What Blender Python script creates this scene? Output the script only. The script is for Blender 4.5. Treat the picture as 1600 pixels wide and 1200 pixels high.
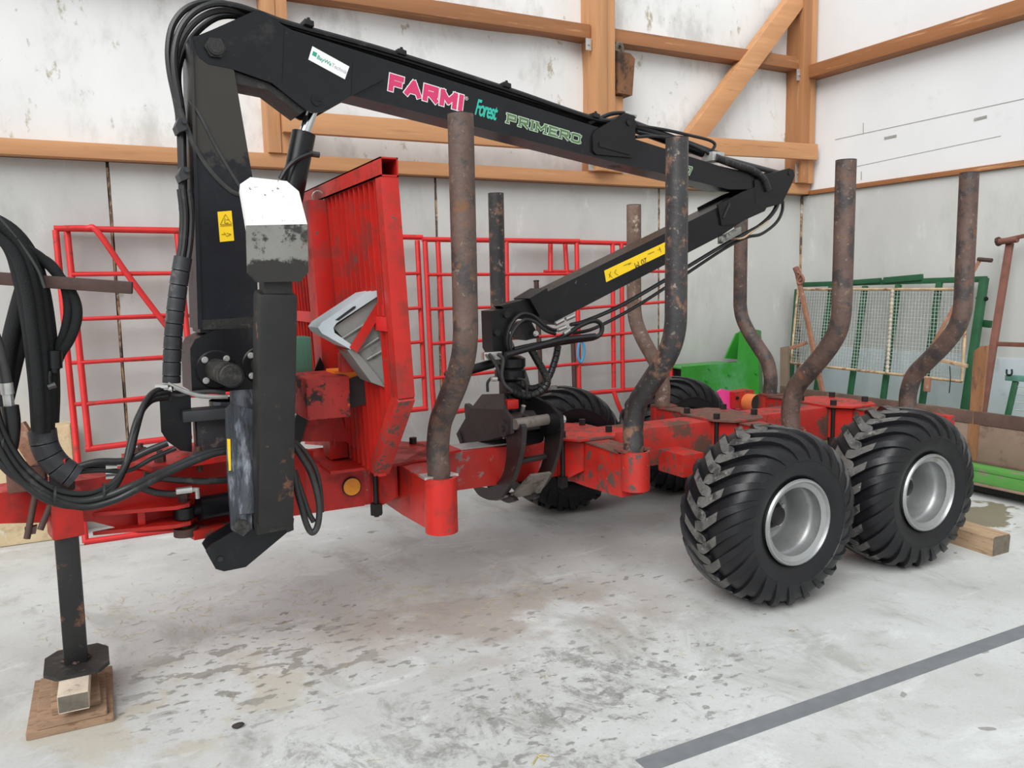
import bpy, bmesh, math, random
from mathutils import Matrix, Vector, noise
random.seed(7)
for o in list(bpy.data.objects): bpy.data.objects.remove(o, do_unlink=True)
SC = bpy.context.scene
COL = SC.collection
# ------------------------------------------------------------------ camera
cd = bpy.data.cameras.new('camera'); cam = bpy.data.objects.new('camera', cd); COL.objects.link(cam)
cd.sensor_fit = 'HORIZONTAL'; cd.sensor_width = 36.0; cd.lens = 36.0 * 1275 / 1600; cd.clip_start = .05; cd.clip_end = 300
cam.matrix_world = Matrix(((.88482, .07115, -.46047, 0), (-.46557, .09591, -.87980, 0), (-.01843, .99284, .11798, 1.65), (0, 0, 0, 1)))
SC.camera = cam
# ------------------------------------------------------------------ world: even overcast sky outside the open front of the barn
w = bpy.data.worlds.new('overcast'); SC.world = w; w.use_nodes = True
bg = w.node_tree.nodes['Background']; bg.inputs[0].default_value = (.91, .965, 1.0, 1); bg.inputs[1].default_value = .60
sl_ = bpy.data.lights.new('hazy_sun', 'SUN'); sl_.energy = 2.2; sl_.angle = math.radians(45); sl_.color = (1, .995, .98)
sun = bpy.data.objects.new('hazy_sun', sl_); COL.objects.link(sun); sun.rotation_euler = (math.radians(50), 0, math.radians(-46))
SC.view_settings.view_transform = 'Standard'; SC.view_settings.look = 'None'; SC.view_settings.gamma = 1.0
SC.view_settings.use_curve_mapping = False; SC.view_settings.exposure = 0.5
# ------------------------------------------------------------------ materials
MATS = {}
def rgba(c): return (c[0], c[1], c[2], 1)
def mat(name, col, rough=.5, metal=0., var=.12, vscale=5., patches=(), bump=0., bscale=60., stretch=(1, 1, 1), spec=.5, stain=None):
    """base colour, slow colour variation, then patches = (colour, noise scale, threshold, softness, rough or None)"""
    m = bpy.data.materials.new(name); m.use_nodes = True
    nt = m.node_tree; N = nt.nodes; L = nt.links
    b = N['Principled BSDF']; b.inputs['Roughness'].default_value = rough; b.inputs['Metallic'].default_value = metal
    b.inputs['Specular IOR Level'].default_value = spec
    tc = N.new('ShaderNodeTexCoord'); mp = N.new('ShaderNodeMapping'); mp.inputs['Scale'].default_value = stretch
    L.new(tc.outputs['Object'], mp.inputs['Vector'])
    def nz(scale, detail=6, rgh=.62, off=0.):
        n = N.new('ShaderNodeTexNoise'); n.inputs['Scale'].default_value = scale; n.inputs['Detail'].default_value = detail
        n.inputs['Roughness'].default_value = rgh
        if off:
            a = N.new('ShaderNodeVectorMath'); a.operation = 'ADD'; a.inputs[1].default_value = (off, off * 1.7, off * .6)
            L.new(mp.outputs[0], a.inputs[0]); L.new(a.outputs[0], n.inputs['Vector'])
        else: L.new(mp.outputs[0], n.inputs['Vector'])
        return n.outputs['Fac']
    r = N.new('ShaderNodeValToRGB'); r.color_ramp.elements[0].position = .3; r.color_ramp.elements[1].position = .7
    r.color_ramp.elements[0].color = rgba([max(0, c * (1 - var)) for c in col]); r.color_ramp.elements[1].color = rgba([min(1, c * (1 + var)) for c in col])
    L.new(nz(vscale), r.inputs[0]); cur = r.outputs[0]; rc = None
    for i, (pc, ps, th, so, pr) in enumerate(patches):
        rr = N.new('ShaderNodeMapRange'); rr.interpolation_type = 'SMOOTHSTEP'
        rr.inputs['From Min'].default_value = th - so; rr.inputs['From Max'].default_value = th + so
        L.new(nz(ps, 8, .68, 3.1 + 5.3 * i), rr.inputs['Value'])
        mx = N.new('ShaderNodeMix'); mx.data_type = 'RGBA'; L.new(rr.outputs[0], mx.inputs['Factor'])
        L.new(cur, mx.inputs['A']); mx.inputs['B'].default_value = rgba(pc); cur = mx.outputs['Result']
        if pr is not None:
            mf = N.new('ShaderNodeMix'); L.new(rr.outputs[0], mf.inputs['Factor'])
            if rc is None: mf.inputs['A'].default_value = rough
            else: L.new(rc, mf.inputs['A'])
            mf.inputs['B'].default_value = pr; rc = mf.outputs['Result']
    if stain:                                         # one stain of its own place: (centre, radii, colour, noise scale)
        m2 = N.new('ShaderNodeMapping'); m2.vector_type = 'TEXTURE'; m2.inputs['Location'].default_value = stain[0]; m2.inputs['Scale'].default_value = stain[1]
        L.new(tc.outputs['Object'], m2.inputs['Vector'])
        g = N.new('ShaderNodeTexGradient'); g.gradient_type = 'SPHERICAL'; L.new(m2.outputs[0], g.inputs['Vector'])
        ad = N.new('ShaderNodeMath'); ad.operation = 'ADD'; L.new(g.outputs['Fac'], ad.inputs[0]); L.new(nz(stain[3], 8, .7, 1.9), ad.inputs[1])
        rr = N.new('ShaderNodeMapRange'); rr.interpolation_type = 'SMOOTHSTEP'; rr.inputs['From Min'].default_value = .72; rr.inputs['From Max'].default_value = .86
        L.new(ad.outputs[0], rr.inputs['Value'])
        mx = N.new('ShaderNodeMix'); mx.data_type = 'RGBA'; L.new(rr.outputs[0], mx.inputs['Factor']); L.new(cur, mx.inputs['A']); mx.inputs['B'].default_value = rgba(stain[2]); cur = mx.outputs['Result']
    L.new(cur, b.inputs['Base Color'])
    if rc is not None: L.new(rc, b.inputs['Roughness'])
    if bump:
        bp = N.new('ShaderNodeBump'); bp.inputs['Strength'].default_value = bump; bp.inputs['Distance'].default_value = .01
        L.new(nz(bscale, 8), bp.inputs['Height']); L.new(bp.outputs[0], b.inputs['Normal'])
    MATS[name] = m; return m
RUST = (.13, .06, .035)
mat('red_paint', (.46, .016, .011), .38, var=.16, vscale=4, patches=[((.27, .022, .016), 6, .56, .08, .6), ((.10, .06, .05), 17, .665, .02, .8)], bump=.05, spec=.4)
mat('red_worn', (.44, .020, .013), .5, var=.22, vscale=5, patches=[((.10, .055, .045), 16, .56, .035, .8), ((.24, .19, .17), 30, .67, .03, .8)], bump=.12)
mat('red_scraped', (.44, .018, .012), .5, var=.18, vscale=4, patches=[((.22, .17, .16), 11, .60, .03, .6), ((.45, .42, .4), 24, .68, .03, .6)], bump=.1)
mat('red_gate', (.56, .018, .018), .45, var=.14, vscale=6, patches=[((.30, .03, .025), 13, .62, .05, .7), ((.75, .55, .5), 40, .745, .02, .6)], bump=.04)
mat('rust_top', (.125, .055, .038), .75, var=.3, vscale=9, patches=[((.36, .025, .018), 8, .58, .05, .6), ((.07, .05, .045), 18, .62, .05, .9)], bump=.25)
mat('stake_rust', (.105, .064, .050), .6, var=.3, vscale=7, patches=[((.045, .037, .036), 9, .53, .06, .5), ((.20, .145, .115), 34, .63, .05, .8), ((.17, .08, .04), 14, .62, .05, .85)], bump=.3, bscale=45)
mat('stake_dark', (.034, .031, .032), .42, var=.3, vscale=8, patches=[((.20, .105, .065), 9, .57, .06, .8), ((.24, .20, .165), 30, .635, .04, .8)], bump=.28, bscale=40)
mat('stake_pale', (.15, .095, .07), .65, var=.3, vscale=10, patches=[((.42, .34, .28), 20, .60, .06, .8), ((.09, .06, .05), 13, .63, .05, .8)], bump=.35, bscale=45)
mat('black_paint', (.0065, .0068, .0085), .34, var=.3, vscale=4, patches=[((.022, .021, .020), 7, .64, .08, .6), ((.12, .11, .10), 30, .70, .03, .7)], bump=.05, spec=.35)
mat('black_greasy', (.014, .0135, .0125), .55, var=.35, vscale=9, patches=[((.055, .048, .04), 14, .58, .08, .75), ((.008, .008, .008), 24, .62, .06, .3)], bump=.3)
mat('column_paint', (.0085, .0095, .013), .36, var=.3, vscale=4, patches=[((.022, .021, .019), 5.5, .64, .08, .7), ((.13, .12, .11), 26, .70, .03, .7)], bump=.06, spec=.35, stain=((.62, 3.90, 2.47), (.32, .3, .34), (.040, .036, .030), 16))
mat('black_plain', (.0055, .0055, .0065), .4, var=.25, vscale=6, bump=.04, spec=.35)
mat('blue_grease', (.035, .040, .050), .4, var=.5, vscale=12, patches=[((.22, .24, .28), 14, .60, .08, .35), ((.012, .012, .013), 9, .58, .06, .5)], bump=.4, stretch=(1, 1, .25))
mat('leg_black', (.010, .0095, .0095), .45, var=.35, vscale=6, patches=[((.15, .065, .035), 7, .615, .04, .85), ((.04, .038, .036), 20, .66, .05, .6)], bump=.1)
mat('pad_lit', (.78, .78, .76), .55, var=.05, vscale=8, patches=[((.03, .028, .025), 34, .63, .012, .8)], bump=.05)  # strong light on the upturned plate face is put into this white
mat('pad_grey', (.19, .19, .17), .6, var=.15, vscale=8, patches=[((.035, .032, .03), 9, .55, .03, .8), ((.16, .07, .035), 12, .66, .03, .85)], bump=.15, stain=((.70, 3.25, 1.70), (.30, .3, .11), (.018, .016, .014), 14))
mat('grapple_brown', (.032, .025, .025), .6, var=.25, vscale=6, patches=[((.05, .035, .032), 10, .58, .06, .7), ((.03, .025, .025), 18, .62, .05, .7)], bump=.15)
mat('claw_steel', (.030, .025, .024), .42, metal=.35, var=.3, vscale=8, patches=[((.16, .145, .135), 12, .64, .06, .4)], bump=.12)
mat('claw_pale', (.20, .175, .155), .5, metal=.3, var=.25, vscale=9, patches=[((.09, .07, .06), 12, .6, .06, .6)], bump=.2)
mat('rubber', (.0075, .0075, .0095), .4, var=.25, vscale=7, patches=[((.035, .034, .036), 5, .68, .08, .7)], bump=.12, spec=.4)
mat('lug_dusty', (.105, .10, .093), .75, var=.3, vscale=16, patches=[((.025, .025, .026), 11, .56, .07, .6), ((.24, .23, .21), 26, .64, .05, .85)], bump=.35)
mat('galvanised', (.36, .37, .37), .42, metal=.7, var=.16, vscale=7, patches=[((.30, .27, .23), 8, .66, .06, .6)], bump=.06)
mat('rim_dirty', (.30, .30, .29), .5, metal=.5, var=.2, vscale=9, patches=[((.20, .14, .09), 7, .60, .07, .8)], bump=.1)
mat('chock_steel', (.21, .215, .20), .55, metal=.1, var=.12, vscale=7, patches=[((.15, .15, .14), 9, .60, .05, .6)], bump=.05)
mat('chock_pale', (.50, .57, .60), .5, metal=.1, var=.08, vscale=7, patches=[((.40, .42, .42), 12, .66, .05, .6)], bump=.04)
mat('hose_black', (.0085, .0085, .009), .4, var=.3, vscale=10, patches=[((.04, .038, .036), 9, .63, .06, .6)], bump=.05)
mat('hose_grey', (.035, .035, .035), .5, var=.3, vscale=12, bump=.05)
mat('sleeve_grey', (.026, .028, .032), .5, var=.25, vscale=6, patches=[((.12, .11, .10), 8, .64, .05, .7)], bump=.05)
mat('fabric_sleeve', (.006, .0065, .0075), .85, var=.35, vscale=14, bump=.5, bscale=160)
mat('steel_bright', (.62, .61, .58), .28, metal=.9, var=.1, vscale=12)
mat('chrome', (.72, .73, .74), .1, metal=1., var=.03)
mat('zinc', (.50, .50, .48), .42, metal=.6, var=.15, vscale=20)
mat('bolt_dark', (.018, .017, .017), .5, metal=.4, var=.3, vscale=20)
mat('rust_bar', (.06, .030, .024), .7, var=.3, vscale=12, bump=.25)
mat('rust_orange', (.27, .125, .075), .8, var=.25, vscale=7, patches=[((.42, .28, .20), 12, .62, .06, .85), ((.12, .06, .04), 9, .62, .06, .85)], bump=.25)
mat('rust_red', (.17, .068, .048), .75, var=.25, vscale=9, patches=[((.10, .11, .08), 8, .64, .05, .8)], bump=.2)
mat('tan_rust', (.46, .33, .20), .8, var=.25, vscale=9, patches=[((.23, .10, .06), 10, .57, .06, .85), ((.66, .60, .50), 18, .63, .05, .8)], bump=.2)
mat('pearl', (.42, .38, .30), .6, var=.25, vscale=20, bump=.2)
mat('mesh_wire', (.48, .52, .50), .5, metal=.3, var=.2, vscale=12)
mat('gate_green', (.014, .085, .035), .5, var=.2, vscale=7, patches=[((.05, .06, .05), 14, .68, .04, .7)], bump=.08)
mat('pale_green', (.10, .24, .19), .55, var=.2, vscale=8, bump=.08)
mat('bright_green', (.03, .25, .025), .38, var=.12, vscale=4, patches=[((.09, .32, .13), 2.2, .60, .12, .5)], bump=.03)
mat('deck_green', (.085, .27, .055), .6, var=.2, vscale=5, patches=[((.22, .20, .14), 11, .60, .05, .8), ((.06, .05, .04), 22, .68, .03, .8)], bump=.12, stretch=(1, .35, 1))
mat('board_tan', (.26, .18, .135), .8, var=.14, vscale=5, patches=[((.18, .115, .085), 6, .60, .08, .85)], bump=.1)
mat('board_brown', (.115, .068, .052), .8, var=.25, vscale=6, patches=[((.19, .12, .09), 9, .60, .06, .85)], bump=.12)
mat('plank_rust', (.27, .125, .055), .75, var=.25, vscale=4, patches=[((.14, .07, .045), 6, .60, .06, .8)], bump=.1, stretch=(3, 3, .6))
mat('orange_paint', (.80, .20, .015), .5, var=.1, vscale=6, patches=[((.10, .05, .03), 12, .66, .03, .8)])
mat('orange_plastic', (.82, .24, .07), .4, var=.05)
mat('pink_plastic', (.86, .06, .30), .5, var=.06)
mat('blue_plastic', (.06, .30, .50), .45, var=.1)
mat('green_wood', (.055, .15, .10), .75, var=.25, vscale=8, bump=.2, stretch=(1, 1, .3))
mat('yellow_sticker', (.86, .57, .01), .45, var=.04)
mat('white_sticker', (.84, .86, .86), .4, var=.02)
mat('ink_black', (.012, .012, .012), .5, var=.1)
mat('ink_green', (.03, .33, .20), .5, var=.05)
mat('ink_grey', (.40, .42, .43), .5, var=.05)
mat('pink_letter', (.60, .035, .13), .45, var=.06, vscale=20)
mat('white_letter', (.78, .76, .76), .45, var=.05)
mat('teal_letter', (.03, .45, .34), .45, var=.08)
mat('olive_letter', (.10, .17, .07), .5, var=.15, vscale=20)
mat('mint_letter', (.62, .78, .64), .5, var=.08)
mat('reflector_amber', (.80, .30, .01), .3, var=.12, vscale=18)
mat('concrete_wall', (.47, .47, .45), .9, var=.07, vscale=1.6, patches=[((.40, .40, .375), 2.2, .60, .12, None), ((.33, .32, .29), 7, .70, .06, None), ((.60, .60, .58), 4, .66, .08, None)], bump=.12, bscale=30, stretch=(1, 1, .45))
mat('joint_foam', (.36, .24, .13), .9, var=.3, vscale=14, patches=[((.10, .065, .045), 11, .50, .06, None), ((.55, .52, .46), 9, .60, .05, None)], bump=.6)
mat('white_board', (.72, .73, .735), .75, var=.035, vscale=1.2, patches=[((.60, .61, .60), 2.4, .66, .10, None), ((.42, .41, .37), 6, .745, .03, None)], bump=.03)
mat('film_white', (.74, .74, .73), .6, var=.05, vscale=1.4, patches=[((.54, .54, .52), 2.3, .58, .10, None), ((.40, .36, .27), 4.2, .635, .035, None), ((.46, .45, .42), 11, .66, .04, None)], bump=.1, bscale=4, stretch=(1, 1, .55))
mat('scratch_grey', (.32, .31, .29), .9, var=.2, vscale=20)
mat('render_tan', (.62, .50, .31), .95, var=.12, vscale=3, patches=[((.44, .32, .20), 5, .60, .08, None), ((.72, .66, .52), 8, .62, .06, None)], bump=.5, bscale=24)
mat('rubber_strip', (.17, .18, .19), .7, var=.1, vscale=14, bump=.1)
mat('straw', (.52, .42, .20), .8, var=.25, vscale=30)
mat('dark_clod', (.03, .026, .022), .9, var=.3, vscale=30, bump=.4)
mat('timber_block', (.42, .29, .18), .8, var=.2, vscale=5, patches=[((.26, .17, .10), 9, .60, .06, .85)], bump=.25, stretch=(5, .7, 5))
mat('block_pale', (.56, .48, .38), .85, var=.14, vscale=6, patches=[((.36, .28, .2), 9, .62, .06, .9)], bump=.25, stretch=(2, 2, 2))
mat('block_end', (.13, .11, .085), .85, var=.3, vscale=20, bump=.3)
mat('board_old', (.30, .19, .12), .85, var=.2, vscale=5, patches=[((.17, .10, .06), 8, .60, .06, .9)], bump=.25, stretch=(2, 7, 7))
mat('charred_wood', (.16, .07, .03), .8, var=.5, vscale=6, patches=[((.04, .022, .014), 7, .55, .06, .9)], bump=.3)
def wood(name, ax, col=(.50, .245, .108)):
    m = mat(name, col, .65, var=.13, vscale=2.2, patches=[([c * .66 for c in col], 3.2, .64, .07, None), ([c * .42 for c in col], 7, .765, .02, None), ((.56, .31, .15), 4.2, .63, .07, None)], bump=.1, bscale=9,
            stretch=[.35 if i == ax else 5. for i in range(3)])
    return m
mat('red_orange_worn', (.40, .025, .02), .55, var=.2, vscale=7, patches=[((.03, .025, .022), 9, .55, .03, .8), ((.60, .13, .01), 7, .60, .02, .6), ((.035, .028, .025), 26, .64, .03, .8)], bump=.15)
mat('panel_blue', (.50, .56, .60), .7, var=.06, vscale=2, patches=[((.38, .41, .42), 3, .64, .08, None)], bump=.03)
mat('red_rusty', (.40, .022, .015), .55, var=.2, vscale=4, patches=[((.10, .045, .03), 5, .52, .06, .8), ((.05, .035, .03), 14, .64, .04, .8)], bump=.15)
wood('timber_x', 0); wood('timber_y', 1); wood('timber_z', 2)
wood('timber_dark_x', 0, (.30, .125, .048)); wood('timber_dark_y', 1, (.31, .125, .045)); wood('timber_dark_z', 2, (.35, .155, .06))
def floor_material():
    m = bpy.data.materials.new('floor_concrete'); m.use_nodes = True; nt = m.node_tree; N = nt.nodes; L = nt.links
    b = N['Principled BSDF']; b.inputs['Specular IOR Level'].default_value = .35
    tc = N.new('ShaderNodeTexCoord')
    def nz(scale, det=8, rgh=.6, off=(0, 0, 0), st=(1, 1, 1), rot=0., dist=0.):
        mp = N.new('ShaderNodeMapping'); mp.inputs['Location'].default_value = off; mp.inputs['Scale'].default_value = st; mp.inputs['Rotation'].default_value = (0, 0, rot)
        L.new(tc.outputs['Object'], mp.inputs['Vector'])
        n = N.new('ShaderNodeTexNoise'); n.inputs['Scale'].default_value = scale; n.inputs['Detail'].default_value = det; n.inputs['Roughness'].default_value = rgh
        n.inputs['Distortion'].default_value = dist
        L.new(mp.outputs[0], n.inputs['Vector']); return n.outputs['Fac']
    def rng(v, a, c, t0=0., t1=1.):
        r = N.new('ShaderNodeMapRange'); r.interpolation_type = 'SMOOTHSTEP'; r.inputs['From Min'].default_value = a; r.inputs['From Max'].default_value = c
        r.inputs['To Min'].default_value = t0; r.inputs['To Max'].default_value = t1; L.new(v, r.inputs['Value']); return r.outputs[0]
    def mul(a, c):
        x = N.new('ShaderNodeMath'); x.operation = 'MULTIPLY'; L.new(a, x.inputs[0])
        if isinstance(c, float): x.inputs[1].default_value = c
        else: L.new(c, x.inputs[1])
        return x.outputs[0]
    def mix(f, a, c):
        x = N.new('ShaderNodeMix'); x.data_type = 'RGBA'; L.new(f, x.inputs['Factor'])
        if isinstance(a, tuple): x.inputs['A'].default_value = rgba(a)
        else: L.new(a, x.inputs['A'])
        x.inputs['B'].default_value = rgba(c); return x.outputs['Result']
    def blob(cx, cy, rx, ry, rot=0.):                    # a soft stain of its own place on the slab
        mp = N.new('ShaderNodeMapping'); mp.vector_type = 'TEXTURE'; mp.inputs['Location'].default_value = (cx, cy, 0); mp.inputs['Rotation'].default_value = (0, 0, rot); mp.inputs['Scale'].default_value = (rx, ry, 1)
        L.new(tc.outputs['Object'], mp.inputs['Vector'])
        g = N.new('ShaderNodeTexGradient'); g.gradient_type = 'SPHERICAL'; L.new(mp.outputs[0], g.inputs['Vector']); return g.outputs['Fac']
    c = mix(rng(nz(1.1, 6, .6), .35, .68), (.555, .57, .56), (.465, .47, .455))
    c = mix(mul(rng(nz(2.3, 9, .7, (4, 2, 0), (1, .55, 1), .5, .6), .50, .68), .8), c, (.36, .36, .335))
    c = mix(mul(rng(nz(3.4, 9, .72, (1, 7, 0), (.6, 1.2, 1), -.4, .8), .54, .70), .7), c, (.66, .68, .67))
    c = mix(mul(rng(nz(9, 9, .75, (3, 1, 0)), .54, .70), .55), c, (.30, .295, .27))
    smear = mul(mul(blob(1.65, 2.65, 1.15, .7, .3), rng(nz(4.5, 10, .78, (6, 3, 0), (1, .6, 1), .45, .5), .42, .66)), rng(nz(21, 8, .75, (1, 4, 0)), .36, .62, .35, 1.))
    c = mix(rng(smear, .02, .40, 0., .85), c, (.23, .23, .215))
    smear2 = mul(mul(blob(.75, 2.75, .8, .55, -.2), rng(nz(6, 10, .78, (9, 1, 0), (1, .6, 1), .3, .5), .45, .66)), rng(nz(24, 8, .75, (7, 4, 0)), .36, .62, .3, 1.))
    c = mix(rng(smear2, .02, .42, 0., .7), c, (.26, .26, .24))
    c = mix(mul(rng(nz(70, 6, .8, (4, 8, 0)), .50, .72), .42), c, (.30, .30, .28))
    c = mix(mul(rng(nz(48, 6, .8, (14, 8, 0)), .56, .74), .5), c, (.72, .73, .72))
    brown = mul(blob(1.75, 3.55, 1.25, .75, -.25), rng(nz(1.6, 6, .6, (2, 9, 0)), .32, .58))
    c = mix(rng(brown, .04, .55, 0., .62), c, (.30, .235, .195))
    ochre = mul(blob(.25, 3.4, .9, .6), rng(nz(2.6, 6, .6, (8, 4, 0)), .45, .62))
    c = mix(rng(ochre, .05, .5, 0., .5), c, (.42, .37, .26))
    c = mix(rng(mul(blob(5.45, 3.45, .62, .36, .2), rng(nz(3.2, 6, .6, (1, 1, 0)), .3, .6)), .16, .24, 0., .85), c, (.16, .135, .07))
    # splashes and spots by the jack and in front of the wheels
    for (bx, by, rx, ry, sc_, th, st_, col_) in ((.60, 3.60, .75, .55, 7.5, .55, .85, (.25, .245, .215)), (.72, 3.55, 1.0, .7, 17., .585, .8, (.21, .205, .18)), (2.2, 3.45, 1.2, .6, 13., .605, .75, (.23, .22, .195)), (1.75, 2.65, 1.1, .6, 19., .585, .8, (.20, .20, .185))):
        k_ = mul(rng(blob(bx, by, rx, ry), .0, .5), rng(nz(sc_, 5, .55, (bx * 3, by, 0), (.8, 1.3, 1), .3), th, th + .035))
        c = mix(mul(k_, st_), c, col_)
    # dark drip spots
    v = N.new('ShaderNodeTexVoronoi'); v.inputs['Scale'].default_value = 6.5; v.inputs['Randomness'].default_value = 1.
    mp = N.new('ShaderNodeMapping'); mp.inputs['Scale'].default_value = (.8, 1.3, 1); L.new(tc.outputs['Object'], mp.inputs['Vector'])
    ad = N.new('ShaderNodeVectorMath'); ad.operation = 'ADD'
    nn = N.new('ShaderNodeTexNoise'); nn.inputs['Scale'].default_value = 14; L.new(tc.outputs['Object'], nn.inputs['Vector'])
    sc = N.new('ShaderNodeVectorMath'); sc.operation = 'SCALE'; sc.inputs['Scale'].default_value = .14; L.new(nn.outputs['Color'], sc.inputs[0])
    L.new(mp.outputs[0], ad.inputs[0]); L.new(sc.outputs[0], ad.inputs[1]); L.new(ad.outputs[0], v.inputs['Vector'])
    spot = mul(rng(v.outputs['Distance'], .12, .17, 1., 0.), rng(nz(1.5, 3, .5, (5, 5, 0)), .50, .58))
    c = mix(mul(spot, .75), c, (.22, .215, .195))
    c = mix(mul(rng(nz(38, 6, .7, (2, 6, 0)), .66, .74), .6), c, (.23, .22, .20))
    L.new(c, b.inputs['Base Color'])
    L.new(rng(nz(2.4, 6, .6, (3, 3, 0)), .3, .7, .55, .85), b.inputs['Roughness'])
    bp = N.new('ShaderNodeBump'); bp.inputs['Strength'].default_value = .18; bp.inputs['Distance'].default_value = .01
    L.new(nz(34, 10, .75), bp.inputs['Height']); L.new(bp.outputs[0], b.inputs['Normal'])
    MATS['floor_concrete'] = m
floor_material()
# ------------------------------------------------------------------ mesh helpers
def V(p): return Vector(p)
def frame(d, up=(0, 0, 1)):
    d = V(d).normalized(); u = V(up)
    if abs(d.dot(u)) > .98: u = V((0, 1, 0))
    s = d.cross(u).normalized(); return d, s, s.cross(d).normalized()
def smooth(pts, n=6):
    """Catmull-Rom through the points"""
    P = [V(p) for p in pts]; P = [P[0] * 2 - P[1]] + P + [P[-1] * 2 - P[-2]]; out = []
    for i in range(1, len(P) - 2):
        a, b, c, d = P[i - 1:i + 3]
        for k in range(n):
            t = k / n
            out.append(.5 * ((2 * b) + (c - a) * t + (2 * a - 5 * b + 4 * c - d) * t * t + (3 * b - a - 3 * c + d) * t ** 3))
    out.append(P[-2]); return out
class MB:
    def __init__(s): s.v = []; s.f = []; s.m = []; s.sm = []
    def add(s, vs, fs, mi=0, sm=False):
        o = len(s.v); s.v += [tuple(x) for x in vs]
        for q in fs: s.f.append([i + o for i in q]); s.m.append(mi); s.sm.append(sm)
        return s
    def obox(s, c, ex, ey, ez, bev=0., mi=0):
        """box with centre and three half-axis vectors"""
        c, ex, ey, ez = V(c), V(ex), V(ey), V(ez)
        bm = bmesh.new(); bmesh.ops.create_cube(bm, size=2.)
        if bev:
            for v in bm.verts: v.co = Vector((v.co.x * ex.length, v.co.y * ey.length, v.co.z * ez.length))
            bmesh.ops.bevel(bm, geom=bm.edges[:], offset=min(bev, .45 * min(ex.length, ey.length, ez.length) * 2), segments=2, profile=.6, affect='EDGES')
            ex, ey, ez = ex.normalized(), ey.normalized(), ez.normalized()
        bm.verts.ensure_lookup_table()
        flip = ex.cross(ey).dot(ez) < 0
        vs = [c + ex * v.co.x + ey * v.co.y + ez * v.co.z for v in bm.verts]
        fs = [[v.index for v in (reversed(f.verts) if flip else f.verts)] for f in bm.faces]
        bm.free(); return s.add(vs, fs, mi)
    def box(s, x0, x1, y0, y1, z0, z1, bev=0., mi=0):
        return s.obox(((x0 + x1) / 2, (y0 + y1) / 2, (z0 + z1) / 2), ((x1 - x0) / 2, 0, 0), (0, (y1 - y0) / 2, 0), (0, 0, (z1 - z0) / 2), bev, mi)
    def bar(s, a, b, w, h, up=(0, 0, 1), bev=.004, mi=0):
        """rectangular bar from a to b; w = size across, h = size along up"""
        a, b = V(a), V(b); d, si, u = frame(b - a, up)
        return s.obox((a + b) / 2, (b - a) / 2, si * (w / 2), u * (h / 2), bev, mi)
    def prism(s, poly, off, mi=0):
        """flat polygon (3-D points) pushed along the vector off"""
        P = [V(p) for p in poly]; off = V(off); n = len(P)
        nrm = Vector((0, 0, 0))
        for i in range(n): nrm += P[i].cross(P[(i + 1) % n])
        if nrm.dot(off) > 0: P.reverse()
        vs = P + [p + off for p in P]
        fs = [list(range(n)), list(range(2 * n - 1, n - 1, -1))] + [[i, n + i, n + (i + 1) % n, (i + 1) % n] for i in range(n)]
        fs = [fs[0], fs[1]] + [q[::-1] for q in fs[2:]]
        return s.add(vs, fs, mi)
    def tube(s, pts, r, n=10, cap=True, mi=0, rs=None, hollow=0.):
        P = [V(p) for p in pts]; k = len(P); rings = []; prev = None
        for i in range(k):
            t = (P[min(i + 1, k - 1)] - P[max(i - 1, 0)]).normalized()
            if prev is None: _, a, _ = frame(t)
            else:
                a = prev - t * prev.dot(t); a = a.normalized() if a.length > 1e-6 else frame(t)[1]
            prev = a; b = t.cross(a); rr = rs[i] if rs else r
            rings.append([P[i] + (a * math.cos(q) + b * math.sin(q)) * rr for q in [2 * math.pi * j / n for j in range(n)]])
        vs = [p for g in rings for p in g]; fs = []
        for i in range(k - 1):
            for j in range(n): fs.append([i * n + j, i * n + (j + 1) % n, (i + 1) * n + (j + 1) % n, (i + 1) * n + j])
        s.add(vs, fs, mi, True)
        if cap:
            s.add(rings[0], [list(range(n))[::-1]], mi); s.add(rings[-1], [list(range(n))], mi)
        return s
    def lathe(s, prof, c, ax, n=32, mi=0, close=False):
        """prof = (radius, distance along ax)"""
        c = V(c); ax, a, b = frame(ax, (0, 0, 1)) if abs(V(ax).normalized().z) < .9 else frame(ax, (0, 1, 0)); k = len(prof)
        vs = [c + ax * h + (a * math.cos(2 * math.pi * j / n) + b * math.sin(2 * math.pi * j / n)) * r for r, h in prof for j in range(n)]
        fs = []
        for i in range(k - 1):
            for j in range(n): fs.append([i * n + j, i * n + (j + 1) % n, (i + 1) * n + (j + 1) % n, (i + 1) * n + j])
        if close:
            fs.append(list(range(n))[::-1]); fs.append([(k - 1) * n + j for j in range(n)])
        return s.add(vs, fs, mi, True)
    def cyl(s, a, b, r, n=16, mi=0, r2=None):
        return s.tube([a, b], r, n, True, mi, rs=[r, r if r2 is None else r2])
    def hexbolt(s, p, d, r=.014, h=.012, mi=0):
        p, d = V(p), V(d).normalized(); s.cyl(p, p + d * h * .35, r * 1.35, 12, mi); return s.cyl(p, p + d * h * 1.5, r, 6, mi)
    def build(s, name, mats, parent=None, fix=False):
        me = bpy.data.meshes.new(name); me.from_pydata(s.v, [], s.f)
        for mm in (mats if isinstance(mats, (list, tuple)) else [mats]): me.materials.append(MATS[mm])
        me.polygons.foreach_set('material_index', s.m); me.polygons.foreach_set('use_smooth', s.sm)
        bm = bmesh.new(); bm.from_mesh(me); bmesh.ops.remove_doubles(bm, verts=bm.verts[:], dist=1e-6)
        bmesh.ops.recalc_face_normals(bm, faces=bm.faces[:]); bm.to_mesh(me); bm.free()
        try: me.set_sharp_from_angle(angle=math.radians(38))
        except Exception: pass
        me.update(); return obj(name, me, parent)
def obj(name, me, parent=None):
    o = bpy.data.objects.new(name, me); COL.objects.link(o)
    if parent is not None: adopt(o, parent)
    return o
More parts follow.
